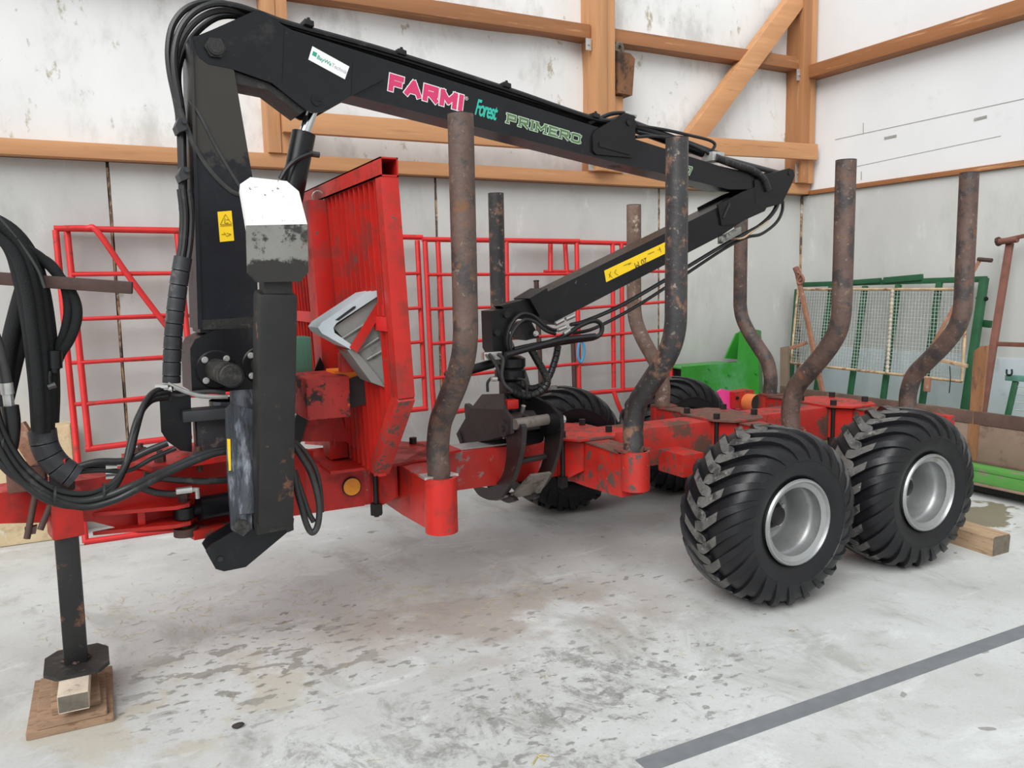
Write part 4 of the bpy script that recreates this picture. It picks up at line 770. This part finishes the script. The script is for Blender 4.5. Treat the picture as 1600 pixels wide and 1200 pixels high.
# hoses over the boom foot and along its top
for k, (dx, dy, vv, mt) in enumerate(((0, 0, .03, 'hose_black'), (7, 7, .06, 'hose_black'), (13, 12, .0, 'hose_grey'), (20, 17, -.04, 'hose_black'))):
    P = [(0.428,3.991,2.016), (0.437,3.992,2.24), (0.438,3.992,2.434), (0.415,3.991,2.61), (0.416,3.991,2.718), (0.443,3.992,2.816), (0.506,3.995,2.892), (0.597,3.999,2.93), (0.699,4.004,2.929), (0.82,4.009,2.902), (0.951,4.015,2.874)]
    Q = []
    for i, p in enumerate(P):
        f = max(0, min(1, (i - 1.) / 4)); g = 1 if i < 7 else max(0, 1 - (i - 6) / 3.5)
        Q.append(V(p) + EC * dx * .0028 * (f * g + .25) + V((0, 0, -dy * .0030 * f * g)) + NC * vv)
    end = [V((1.426,4.036,2.795)) + NC * vv + V((0, 0, .012 + .006 * (k % 2))), V((2.083,4.066,2.687)) + NC * vv + V((0, 0, .012 + .006 * (k % 2))), V((2.698,4.094,2.583)) + NC * vv + V((0, 0, .012)), V((2.86,4.101,2.552)) + NC * vv + V((0, 0, .0))]
    if k == 1: end[-1] = V((2.895,4.052,2.627))
    hose('hydraulic_hose', Q + end, .0145, mt, CR, 8, 7)
for q in ((1.026,4.018,2.867), (1.487,4.039,2.793), (2.083,4.066,2.698), (2.666,4.092,2.591)):
    q = V(q); m = MB(); m.obox(q + V((0, 0, .018)), bu * .022, NC * .095, (0, 0, .012), .003); m.hexbolt(q + NC * .08 + V((0, 0, .03)), (0, 0, 1), .008, .008); m.build('hose_clamp', 'bolt_dark', bo)
hose('hydraulic_hose', [(2.641,4.041,2.57),(2.709,4.044,2.6),(2.801,4.048,2.637),(2.895,4.052,2.649),(2.956,4.055,2.639)], .012, 'hose_black', CR); MB().cyl((2.895,4.052,2.649), (2.98,4.056,2.641), .015, 8).build('hose_fitting', 'steel_bright', CR)
hose('hydraulic_hose', [(2.982,4.046,2.548),(3.153,4.054,2.531),(3.305,4.061,2.512),(3.489,4.069,2.486),(3.581,4.073,2.445)], .011, 'hose_black', CR); hose('hydraulic_hose', [(3.005,4.077,2.592),(3.228,4.087,2.583),(3.435,4.097,2.565),(3.585,4.103,2.548),(3.635,4.106,2.524),(3.608,4.105,2.483)], .010, 'hose_black', CR)
hose('hydraulic_hose', [(2.954,4.015,2.511),(3.08,4.021,2.524),(3.28,4.03,2.52),(3.489,4.039,2.466)], .010, 'hose_black', CR)
wrapped('hose_sleeve', [(3.577,4.033,2.431),(3.754,4.041,2.394),(3.896,4.047,2.37),(3.997,4.052,2.323),(4.046,4.054,2.251)], .024, 'hose_black', CR, .06)
for k in range(3):
    o_ = NC * (.085 - .012 * k); hose('hydraulic_hose', [V(p) + o_ for p in ((4.125,4.158,2.312), (4.17,4.16,2.234), (4.13,4.158,2.126), (4.005,4.152,2.03), (3.831,4.145,1.956), (3.633,4.136,1.875), (3.283,4.12,1.718), (2.855,4.101,1.533), (2.596,4.089,1.449), (2.482,4.084,1.428))] if k < 2 else
        [V(p) + o_ for p in ((4.15,4.159,2.288), (4.226,4.162,2.18), (4.186,4.161,2.064), (4.037,4.154,1.972), (3.889,4.147,1.944), (3.689,4.138,1.867), (3.309,4.121,1.681), (2.978,4.106,1.522), (2.665,4.092,1.401), (2.504,4.085,1.378))], .0105, 'hose_black', CR)
MB().obox(V((3.715,4.049,1.953)), (V((3.8,4.053,1.986)) - V((3.632,4.046,1.919))) * .5, NC * .02, V((0, 0, .022)), .003).build('clamp_block', 'pad_grey', jb)
hose('hydraulic_hose', [(3.716,4.049,1.932),(3.829,4.054,1.938),(3.915,4.058,1.98),(4.061,4.065,2.054)], .007, 'tan_rust', CR, 6)
# column hose bundle and its sleeve
for k in range(4):
    o_ = EC * (.012 * k - .02) + NC * (.10 + .012 * (k % 2)); hose('hydraulic_hose', [V(p) + o_ for p in ((0.433,3.992,2.1), (0.437,3.992,1.988), (0.425,3.991,1.874), (0.408,3.99,1.788))], .013, ('hose_black', 'hose_black', 'tan_rust', 'hose_black')[k] if k != 2 else 'hose_grey', CR)
wrapped('hose_sleeve', [(0.411,3.87,1.806),(0.388,3.869,1.701),(0.368,3.869,1.589),(0.351,3.868,1.478),(0.338,3.867,1.366),(0.329,3.867,1.259)], .038, 'sleeve_grey', CR, .055, 18)
hose('hydraulic_hose', [(0.439,3.892,2.443),(0.463,3.893,2.364),(0.504,3.895,2.258),(0.566,3.897,2.165),(0.631,3.9,2.103),(0.68,3.903,2.083)], .012, 'hose_grey', CR); hose('hydraulic_hose', [(0.48,3.894,2.479),(0.519,3.895,2.423),(0.574,3.898,2.304),(0.631,3.9,2.196),(0.687,3.903,2.1)], .008, 'hose_grey', CR)
for p in ((0.439,3.862,2.367), (0.437,3.862,2.162)):
    p = V(p); m = MB(); m.prism([p + EC * a + V((0, 0, b)) for a, b in ((-.024, .0), (-.010, .032), (.022, .032), (.022, -.014), (-.014, -.03))], -NC * .10); m.hexbolt(p + EC * .010 + V((0, 0, .016)), NC, .010, .01); m.build('hose_clamp', 'sleeve_grey', co)
# stabiliser leg folded up beside the drawbar
LT, LB = V((0.69,3.34,1.651)), V((0.655,3.47,0.679))
sg = MB().bar(LT, LB, .150, .15, up=(0, 1, 0), bev=.022).build('stabiliser_leg', 'leg_black', CR)
MB().prism([LB + V(q) for q in ((-.075, -.075, .02), (.075, -.075, .02), (.075, -.045, -.03), (-.07, -.03, -.04))], (0, .13, 0)).build('leg_shoe', 'black_greasy', sg)
y0 = 3.245
m = MB(); lo = [(0.579,3.25,1.901),(0.808,3.25,1.91),(0.804,3.25,1.724),(0.772,3.25,1.687),(0.605,3.25,1.686),(0.574,3.25,1.721)]; m.prism(lo, (0, .03, 0)); m.build('foot_pad', 'pad_grey', sg)
up_ = [V(p) for p in ((0.579,3.25,1.901), (0.808,3.25,1.91))]
tp = [V(p) for p in ((0.822,3.42,2.055), (0.775,3.42,2.094), (0.632,3.42,2.103), (0.591,3.42,2.074))]
m = MB(); m.prism(up_ + tp, V((0, .028, -.028))); m.build('foot_pad_tip', 'pad_lit', sg)['label'] = 'tilted end of the foot plate, coloured white for the light on it'  # same bent plate as foot_pad, its brightness held in the colour
MB().bar(LT + V((0, -.01, -.02)), LT + V((0, -.01, .10)), .11, .10, up=(0, 1, 0)).build('pad_bracket', 'black_greasy', sg)
cyl = MB(); a, b = V((0.587,3.6,1.233)), V((0.577,3.52,0.72)); cyl.cyl(a, b, .056, 22); lc = cyl.build('leg_cylinder', 'blue_grease', CR)
MB().prism([(0.498,3.5,1.17),(0.522,3.5,1.189),(0.605,3.5,1.161),(0.575,3.5,0.653),(0.537,3.5,0.625),(0.492,3.5,0.66),(0.49,3.5,0.901)], (0, .03, 0)).build('leg_bracket', 'blue_grease', lc)
m = MB(); c_ = V((0.53,3.49,0.673)); m.cyl(c_, c_ - V((0, .02, 0)), .030, 18); m.build('leg_pivot', 'black_greasy', lc)
MB().prism([(0.495,3.495,1.048),(0.508,3.495,1.046),(0.503,3.495,0.914),(0.495,3.495,0.913)], (0, .004, 0)).build('label_strip', 'yellow_sticker', lc)
for y in (3.54, 3.66):
    MB().prism([V(p) + V((0, y - 3.54, 0)) for p in [(0.39,3.54,0.572),(0.415,3.54,0.601),(0.524,3.54,0.65),(0.728,3.54,0.641),(0.749,3.54,0.615),(0.546,3.54,0.477),(0.457,3.54,0.474),(0.424,3.54,0.491)]], (0, .016, 0)).build('stabiliser_lug', 'black_paint', CR)
MB().lathe([(.0, .0), (.014, .0), (.014, .003)], (0.444,3.537,0.53), (0, -1, 0), 14).build('lug_hole', 'ink_black', CR)
MB().prism([(0.721,3.45,0.674),(0.738,3.45,0.696),(0.738,3.45,0.634),(0.713,3.45,0.627),(0.703,3.45,0.645)], (0, .03, 0)).build('leg_catch', 'black_greasy', sg)
# stabiliser cross beam, packing and the small box behind it
MB().box(.855, 1.055, 3.60, 3.92, 1.075, 1.265, .012).build('cross_beam_end', 'red_orange_worn', CR)
MB().prism([(1.021,3.7,1.225),(1.163,3.7,1.258),(1.201,3.7,1.267),(1.195,3.7,1.121),(1.015,3.7,1.091)], (0, .18, 0)).build('rubber_block', 'grapple_brown', CR); MB().prism([(1.02,3.72,1.277),(1.164,3.72,1.277),(1.17,3.72,1.259),(1.054,3.72,1.224),(1.019,3.72,1.248)], (0, .15, 0)).build('orange_plate', 'orange_paint', CR)
MB().box(.86, .97, 3.93, 4.06, 1.26, 1.43, .006).build('wood_packing', 'green_wood', CR)
MB().box(1.02, 1.09, 3.60, 3.66, 1.28, 1.37, .004).build('switch_box', 'red_paint', CR)

# ---- hoses from the tractor side
def fr(pts, r, mt, name='hydraulic_hose', n=10, seg=6): return hose(name, pts, r, mt, CR, n, seg)
for P, r, mt in (
    ([(-0.324,3.6,1.915),(-0.257,3.6,1.882),(-0.215,3.6,1.819),(-0.195,3.6,1.704),(-0.184,3.6,1.584),(-0.178,3.6,1.438),(-0.176,3.6,1.29),(-0.18,3.6,1.136)], .026, 'fabric_sleeve'),
    ([(-0.319,3.57,1.947),(-0.243,3.57,1.91),(-0.187,3.57,1.845),(-0.161,3.57,1.727),(-0.153,3.57,1.584),(-0.147,3.57,1.438),(-0.15,3.57,1.291),(-0.162,3.57,1.129)], .027, 'fabric_sleeve'),
    ([(-0.322,3.6,1.938),(-0.227,3.6,1.882),(-0.161,3.6,1.795),(-0.137,3.6,1.704),(-0.129,3.6,1.582),(-0.127,3.6,1.435),(-0.132,3.6,1.287),(-0.146,3.6,1.123)], .023, 'fabric_sleeve'),
    ([(-0.318,3.54,1.922),(-0.248,3.54,1.862),(-0.201,3.54,1.797),(-0.177,3.54,1.68),(-0.17,3.54,1.561),(-0.166,3.54,1.417),(-0.167,3.54,1.271),(-0.173,3.54,1.135)], .020, 'fabric_sleeve'), ([(-0.304,3.64,1.965),(-0.207,3.64,1.902),(-0.148,3.64,1.806),(-0.122,3.64,1.692),(-0.111,3.64,1.556),(-0.109,3.64,1.407),(-0.115,3.64,1.269),(-0.127,3.64,1.156)], .020, 'fabric_sleeve'),
    ([(-0.229,3.62,1.867),(-0.15,3.62,1.813),(-0.09,3.62,1.771),(-0.056,3.62,1.703),(-0.046,3.62,1.604),(-0.063,3.62,1.518),(-0.092,3.62,1.445),(-0.11,3.62,1.383)], .016, 'fabric_sleeve'),
    ([(-0.23,3.62,1.86),(-0.13,3.62,1.801),(-0.058,3.62,1.71),(-0.02,3.62,1.633),(-0.018,3.62,1.558),(-0.048,3.62,1.48),(-0.083,3.62,1.427),(-0.107,3.62,1.371)], .020, 'fabric_sleeve'),
    ([(-0.182,3.66,1.705),(-0.214,3.66,1.608),(-0.249,3.66,1.487),(-0.275,3.66,1.366),(-0.299,3.66,1.219)], .030, 'fabric_sleeve'), ([(-0.185,3.68,1.558),(-0.225,3.68,1.435),(-0.26,3.68,1.313),(-0.288,3.68,1.215)], .024, 'fabric_sleeve')): fr(P, r, mt, 'sleeved_hose')
fr([(-0.293,3.55,2.003),(-0.239,3.55,1.932),(-0.185,3.55,1.849),(-0.135,3.55,1.75),(-0.116,3.55,1.679)], .006, 'hose_grey')
wrapped('hose_sleeve', [(-0.167,3.6,1.135),(-0.163,3.6,1.077),(-0.145,3.6,1.024),(-0.113,3.6,0.977),(-0.067,3.6,0.938)], .050, 'sleeve_grey', CR, .05, 18)
m = MB(); m.cyl((-0.102,3.57,1.441), (-0.105,3.57,1.374), .026, 10); m.cyl((-0.107,3.57,1.375), (-0.109,3.57,1.357), .018, 10); m.build('dust_cap', 'black_plain', CR)
fr([(-0.122,3.55,1.365),(-0.127,3.55,1.336),(-0.124,3.55,1.311)], .006, 'hose_black'); MB().cyl((-0.133,3.55,1.304), (-0.107,3.55,1.312), .012, 8).build('cap_toggle', 'hose_grey', CR)
fr([(-0.291,3.5,1.531),(-0.274,3.5,1.449),(-0.267,3.5,1.378),(-0.263,3.5,1.326)], .020, 'hose_grey'); m = MB(); m.cyl((-0.263,3.5,1.335), (-0.262,3.5,1.293), .022, 10); m.cyl((-0.262,3.5,1.293), (-0.26,3.5,1.245), .018, 6); m.build('hose_fitting', 'zinc', CR)
fr([(-0.259,3.5,1.25),(-0.258,3.5,1.187),(-0.268,3.5,1.116),(-0.283,3.5,1.07)], .030, 'hose_black')
for k in range(3):
    d = (-.018 * k); y0 = -.012 * k
    fr([V(p) + V((d * .6, y0, d)) for p in ((-0.302,3.46,1.43), (-0.299,3.46,1.244), (-0.272,3.46,1.123), (-0.215,3.46,1.009), (-0.128,3.46,0.922), (-0.022,3.48,0.889), (0.07,3.52,0.919), (0.128,3.58,0.996), (0.161,3.64,1.089), (0.2,3.7,1.184), (0.252,3.76,1.236), (0.322,3.8,1.243))], .0135, 'hose_black')
fr([(-0.334,3.45,1.131),(-0.263,3.45,1.029),(-0.169,3.45,0.925),(-0.067,3.45,0.874),(0.031,3.45,0.878),(0.134,3.45,0.91),(0.257,3.5,0.944),(0.384,3.53,0.984),(0.488,3.55,0.996),(0.621,3.57,0.978)], .015, 'hose_black'); fr([(-0.335,3.44,1.11),(-0.265,3.44,1.002),(-0.15,3.44,0.9),(-0.047,3.44,0.851),(0.052,3.44,0.86),(0.144,3.44,0.895),(0.255,3.49,0.933),(0.394,3.52,0.974),(0.486,3.54,0.987),(0.619,3.56,0.963)], .014, 'hose_black')
fr([(-0.094,3.6,0.967),(0.008,3.6,0.989),(0.112,3.6,0.982),(0.197,3.6,1.012),(0.276,3.6,1.038)], .014, 'hose_black'); fr([(-0.151,3.62,0.952),(0.006,3.62,0.951),(0.122,3.62,0.937),(0.22,3.62,0.979),(0.308,3.62,1.009)], .010, 'hose_black'); fr([(-0.15,3.64,0.964),(-0.038,3.64,0.971),(0.076,3.64,0.952)], .012, 'hose_black')
fr([(0.154,3.66,0.858),(0.225,3.66,0.821),(0.299,3.66,0.805)], .015, 'hose_black'); fr([(0.181,3.66,0.903),(0.266,3.66,0.876),(0.391,3.66,0.849),(0.522,3.66,0.838)], .014, 'hose_black')
for a, b in ([(0.042,3.62,0.965),(0.083,3.62,0.963)], [(0.298,3.64,0.821),(0.361,3.64,0.821)], [(0.254,3.78,1.25),(0.305,3.78,1.249)], [(0.259,3.79,1.232),(0.321,3.79,1.239)], [(0.04,3.7,0.907),(0.094,3.7,0.906)]): MB().cyl(a, b, .015, 8).build('hose_fitting', 'steel_bright', CR)
m = MB(); m.cyl((0.363,3.66,0.816), (0.386,3.66,0.813), .010, 8); m.cyl((0.384,3.66,0.819), (0.385,3.67,0.774), .010, 8); m.build('elbow_fitting', 'zinc', CR)
fr([(0.308,3.8,1.261),(0.34,3.8,1.242),(0.378,3.8,1.222),(0.429,3.8,1.201),(0.495,3.8,1.19),(0.552,3.8,1.186)], .010, 'zinc', 'steel_line', 8); fr([(0.308,3.81,1.249),(0.316,3.81,1.22),(0.352,3.81,1.206),(0.405,3.81,1.213),(0.485,3.81,1.213),(0.544,3.81,1.203)], .010, 'hose_grey')
for P, r in (([(0.764,3.52,1.005),(0.799,3.52,0.939),(0.835,3.52,0.869),(0.859,3.52,0.78),(0.869,3.52,0.692),(0.857,3.52,0.615),(0.833,3.52,0.589),(0.812,3.52,0.622),(0.793,3.52,0.703),(0.775,3.52,0.791),(0.763,3.52,0.878)], .014), ([(0.789,3.56,0.996),(0.831,3.56,0.94),(0.873,3.56,0.854),(0.888,3.56,0.759),(0.89,3.56,0.664)], .010), ([(0.773,3.54,0.873),(0.796,3.54,0.784),(0.825,3.54,0.679),(0.846,3.54,0.632)], .012)): fr(P, r, 'hose_grey')
for q in ((-0.137,3.45,0.903), (0.026,3.47,0.889), (-0.288,3.47,1.114)):
    q = V(q); MB().lathe([(.036, -.004), (.040, -.004), (.040, .004), (.036, .004)], q, (1, 0, -.1), 16).build('cable_tie', 'ink_black', CR)

# ================================================================== LOG GRAPPLE
GR = thing('log_grapple', 'log grapple clamped round the trailer beam under the crane jib', 'grapple', (2.15, 4.08, .45))
m = MB(); cr([(1.355,1.522),(1.485,1.539),(1.496,1.497),(1.465,1.399),(1.483,1.256),(1.412,1.224),(1.358,1.316)], -.06, .06, m); lk = m.build('hanger_link', 'black_plain', GR)
cr([(1.423,1.548),(1.606,1.586),(1.673,1.534),(1.654,1.462),(1.52,1.474)], -.045, .045).build('jib_tip_fork', 'black_plain', GR)
for p in ((2.063,4.003,1.499), (2.001,4,1.403)): p = V(p); MB().cyl(p - NC * .13, p + NC * .02, .018, 12).build('link_pin', 'bolt_dark', lk)
cr([(1.526,1.446),(1.602,1.458),(1.655,1.366),(1.566,1.352)], -.07, .07).build('hose_guard', 'black_plain', GR); MB().hexbolt((2.234,3.973,1.39), NC, .012, .01).build('guard_bolt', 'zinc', GR)
m = MB(); rc = V((2.118,4.067,1.196)); m.lathe([(.0, -.07), (.075, -.07), (.088, -.055), (.088, -.01), (.078, 0), (.088, .01), (.088, .055), (.06, .07), (.0, .07)], rc, (0, 0, 1), 28); rt = m.build('rotator', 'black_paint', GR)
m = MB(); m.box(rc.x - .045, rc.x + .045, rc.y - .06, rc.y + .06, .90, 1.125, .01); m.build('rotator_shaft', 'black_plain', GR)
MB().obox(V((1.955,3.97,1.281)), EC * .055, NC * .02, (0, 0, .022), .004).build('hose_manifold', 'steel_bright', rt)
MB().cyl(V((1.731,4,1.188)), V((1.983,4.011,1.234)), .026, 12).build('damper_arm', 'black_plain', GR); MB().cyl(V((1.716,3.999,1.21)), V((1.734,4,1.167)), .034, 12).build('damper_knob', 'black_plain', GR)
GX, GX2 = 1.955, 2.19
MB().prism([(1.955,4.474,0.773),(1.955,4.252,0.957),(1.955,3.844,1.001),(1.955,3.757,0.964),(1.955,3.76,0.882),(1.955,3.992,0.818),(1.955,4.412,0.709)], (.022, 0, 0)).build('near_cheek', 'grapple_brown', GR)
MB().prism([(1.957,4.257,0.957), (1.957,3.84,1.001), (2.03,3.972,1.068), (2.03,4.259,1.033)], (.03, 0, -.05)).build('crown_top', 'grapple_brown', GR)
MB().prism([(2,4.343,0.912),(2,3.933,0.965),(2,3.859,0.925),(2,3.862,0.872),(2,4.513,0.699)], (.20, 0, 0)).build('crown', 'grapple_brown', GR)
MB().prism([(2.19,4.205,0.981),(2.19,3.919,1.043),(2.19,3.758,1.019),(2.19,3.646,0.971),(2.19,3.641,0.91),(2.19,3.708,0.873),(2.19,4.198,0.746)], (.022, 0, 0)).build('far_cheek', 'black_plain', GR)
OUT = [(1.955,3.856,0.888),(1.955,3.701,0.938),(1.955,3.697,0.851),(1.955,3.729,0.76),(1.955,3.808,0.624),(1.955,3.927,0.514),(1.955,4.058,0.451),(1.955,4.229,0.439),(1.955,4.325,0.472)]; INN = [(1.955,4.306,0.484),(1.955,4.191,0.493),(1.955,4.054,0.533),(1.955,3.954,0.598),(1.955,3.896,0.677),(1.955,3.868,0.788),(1.955,3.874,0.84)]
def jaw(x, far, mt, th):
    P = [(q.y, q.z) for q in smooth(OUT, 4) + smooth(INN, 4)]
    return MB().prism([(x, 2 * YC - y if far else y, z + (.012 if far else 0)) for y, z in P], (th, 0, 0)).build('claw', mt, GR)
jaw(GX + .03, False, 'claw_steel', .028); jaw(GX2 + .03, False, 'claw_steel', .022); jaw(GX + .075, True, 'claw_steel', .028); jaw(GX2 - .02, True, 'claw_steel', .022)
for dz, y0_, y1_ in ((.0, 3.95, 4.20),): MB().prism([(GX + .055, y0_, .488), (GX2 + .035, y0_, .488), (GX2 + .035, y0_ + .12, .442), (GX2 + .035, y1_, .430), (GX + .055, y1_, .430), (GX + .055, y0_ + .12, .442)], (0, 0, .012)).build('claw_plate', 'claw_pale', GR)
MB().prism([(GX + .14, 3.80, .63), (GX2 + .035, 3.80, .63), (GX2 + .035, 3.93, .49), (GX + .08, 3.95, .475)], (0, .012, .008)).build('claw_tip', 'claw_pale', GR)
for p, q, r, mt in (((1.97,3.744,0.934), (2.22,3.784,0.936), .030, 'claw_pale'), ((2,3.789,0.831), (2.2,3.893,0.819), .034, 'black_plain'), ((2,3.808,0.716), (2.2,3.825,0.722), .016, 'claw_steel')): MB().cyl(p, q, r, 16).build('cross_tube', mt, GR)
m = MB(); p = V((2.215,3.695,0.942)); m.cyl(p, p + V((.03, 0, 0)), .022, 8); m.build('pin_head', 'zinc', GR)
m = MB(); p = V((1.955,3.826,0.9)); m.cyl(p, p - V((.014, 0, 0)), .045, 20); m.cyl(p - V((.014, 0, 0)), p - V((.022, 0, 0)), .016, 8); m.build('pivot_boss', 'claw_steel', GR)
m = MB(); p = V((1.954,4.397,0.762)); m.bar(p + V((-.006, .03, .03)), p + V((-.006, -.02, -.03)), .014, .018); m.build('stop_lug', 'grapple_brown', GR)
p = V((2.03,3.928,1.019)); MB().box(p.x - .02, p.x + .05, p.y - .03, p.y + .03, p.z - .03, p.z + .02, .004).build('red_cap', 'red_paint', GR)
MB().cyl((2.12,3.943,0.938), (2.12,3.918,0.999), .014, 10).build('grease_fitting', 'steel_bright', GR)
hose('valve_hose', [(2.1,3.922,0.914),(2.1,3.883,0.948),(2.1,3.825,0.949),(2.1,3.784,0.926)], .008, 'hose_grey', GR, 6)
m = MB(); m.cyl((2.10, 3.95, .95), (2.10, 4.25, .92), .035, 16); m.build('grapple_cylinder', 'black_paint', GR)
wrapped('spiral_hose', [(2.407,4.02,1.311),(2.389,4.02,1.239),(2.345,4.02,1.138),(2.294,4.02,1.09),(2.226,4.02,1.077),(2.153,4.02,1.107),(2.117,4.02,1.139)], .020, 'hose_black', GR, .028); wrapped('spiral_hose', [(2.208,3.98,1.302),(2.248,3.98,1.235),(2.289,3.98,1.167),(2.309,3.98,1.111),(2.27,3.98,1.063),(2.195,3.98,1.039),(2.122,3.98,1.052),(2.074,3.98,1.085)], .022, 'hose_black', GR, .028)
for P, r, mt in (([(2.074,3.98,1.273),(2.056,3.98,1.366),(2.09,3.98,1.453),(2.155,3.98,1.5),(2.228,3.98,1.487),(2.293,3.98,1.434),(2.359,3.98,1.403),(2.419,3.98,1.415)], .010, 'hose_black'), ([(2.075,3.95,1.275),(2.06,3.95,1.36),(2.098,3.95,1.429),(2.154,3.95,1.469),(2.219,3.95,1.456),(2.283,3.95,1.407),(2.349,3.95,1.383)], .010, 'hose_black'),
                 ([(2.083,3.95,1.31),(2.192,3.95,1.326),(2.315,3.95,1.341),(2.421,3.95,1.376),(2.511,3.95,1.423),(2.607,3.95,1.449),(2.66,3.95,1.421),(2.651,3.95,1.37),(2.593,3.95,1.347),(2.485,3.95,1.34),(2.315,3.95,1.323),(2.171,3.95,1.305),(2.083,3.95,1.299)], .014, 'hose_black'), ([(2.016,3.92,1.284),(2.216,3.92,1.323),(2.381,3.92,1.35),(2.596,3.92,1.362)], .017, 'hose_black'),
                 ([(1.916,3.92,1.296),(1.96,3.92,1.228),(1.986,3.92,1.164),(2.012,3.92,1.113),(2.051,3.92,1.079)], .010, 'hose_grey'), ([(1.959,3.9,1.295),(1.989,3.9,1.263),(1.98,3.9,1.183),(1.994,3.9,1.13),(2.033,3.9,1.093)], .010, 'hose_grey'), ([(1.938,3.94,1.165),(1.914,3.94,1.139),(1.913,3.94,1.09)], .008, 'hose_black'), ([(2.094,3.94,1.148),(2.134,3.94,1.138),(2.154,3.94,1.101),(2.153,3.94,1.058)], .008, 'hose_black')): hose('hydraulic_hose', P, r, mt, GR)
for a, b in ([(2.338,3.93,1.441),(2.389,3.93,1.461)], [(2.354,3.93,1.405),(2.405,3.93,1.421)], [(2.392,3.93,1.382),(2.43,3.93,1.405)], [(2.406,3.93,1.464),(2.461,3.93,1.484)], [(1.918,3.9,1.163),(1.949,3.9,1.161)]): MB().cyl(a, b, .013, 8).build('hose_fitting', 'steel_bright', GR)

# ================================================================== SMALL THINGS
t = thing('pink_scoop', 'bright pink plastic sheet lying behind the far rear wheel', 'plastic sheet', (4.9, 5.3, .5))
MB().prism([(4.81,5.36,0.721),(4.853,5.36,0.74),(4.992,5.36,0.707),(5.017,5.36,0.547),(5.205,5.36,0.519),(5.093,5.36,0.494),(4.871,5.36,0.514)], (0, .02, 0)).build('upright_sheet', 'pink_plastic', t); MB().prism([(4.80, 5.30, .50), (5.15, 5.30, .50), (5.2, 5.5, .52), (4.85, 5.5, .52)], (0, 0, .01)).build('flat_sheet', 'pink_plastic', t)
t = thing('orange_drum', 'small orange cylinder lying beside the pink sheet', 'cylinder', (5.1, 5.25, .5))
a, b = V((5.091,5.36,0.614)), V((5.095,5.18,0.618)); MB().tube([a, b], .075, 24, cap=False).build('shell', 'orange_plastic', t); MB().lathe([(.0, -.01), (.074, -.01)], b, b - a, 24).build('dark_end', 'ink_black', t)
t = thing('red_bracket_box', 'rust red steel box between the pink sheet and orange cylinder', 'box', (5.0, 5.3, .5))
MB().prism([(4.944,5.3,0.711),(5.165,5.3,0.717),(5.184,5.3,0.54),(4.946,5.3,0.571)], (0, .12, 0)).build('body', 'red_worn', t); MB().hexbolt((4.965,5.29,0.661), (0, -1, 0), .012, .01).build('bolt', 'bolt_dark', t)
t = thing('dark_clod', 'small dark clod lying on the floor right of the jack boards', 'clod', (0.416,3.1,0))
bm = bmesh.new(); bmesh.ops.create_icosphere(bm, subdivisions=2, radius=1.)
c_ = V((0.416,3.1,0)); vs = [c_ + V((v.co.x * .024, v.co.y * .014, .010 + v.co.z * .010)) * (1) + v.co * .004 * noise.noise(v.co * 2.3) for v in bm.verts]; bm.verts.ensure_lookup_table()
MB().add(vs, [[v.index for v in f.verts] for f in bm.faces], 0, True).build('lump', 'dark_clod', t); bm.free()
t = thing('straw_blade', 'bent pale straw blade on the floor at the bottom of the picture', 'straw', (1.309,2.338,0))
hose('stem', [V(p) + V((0, 0, .004)) for p in [(1.273,2.332,0),(1.313,2.367,0),(1.333,2.365,0),(1.347,2.348,0)]], .003, 'straw', t, 5, 3); hose('leaf', [V(p) + V((0, 0, .004)) for p in [(1.313,2.367,0),(1.319,2.35,0),(1.325,2.333,0)]], .0022, 'straw', t, 5, 3)
# loose straw, past counting
m = MB()
for (cx, cy, sx, sy, n) in ((.75, 4.3, .7, .45, 130), (.2, 4.5, .5, .4, 80), (1.5, 4.1, .5, .25, 60), (1.75, 3.75, .5, .25, 40), (2.2, 3.9, .5, .5, 30), (.9, 2.9, .8, .6, 12), (2.6, 2.5, .9, .5, 8)):
    for i in range(n):
        x, y = random.gauss(cx, sx * .6), random.gauss(cy, sy * .6); a = random.uniform(0, 3.14); L_ = random.uniform(.008, .035)
        if -.35 < x < .08 and 3.3 < y < 3.95: continue
        p = V((x, y, .0025)); d = V((math.cos(a), math.sin(a), 0)) * L_; k_ = V((-math.sin(a), math.cos(a), 0)) * L_ * random.uniform(-.3, .3)
        m.tube([p - d, p + k_ + V((0, 0, .002)), p + d], .0009, 3)
o = m.build('loose_straw', 'straw'); o['kind'] = 'stuff'; tag(o, 'thin scattered straw chaff on the concrete floor', 'straw')
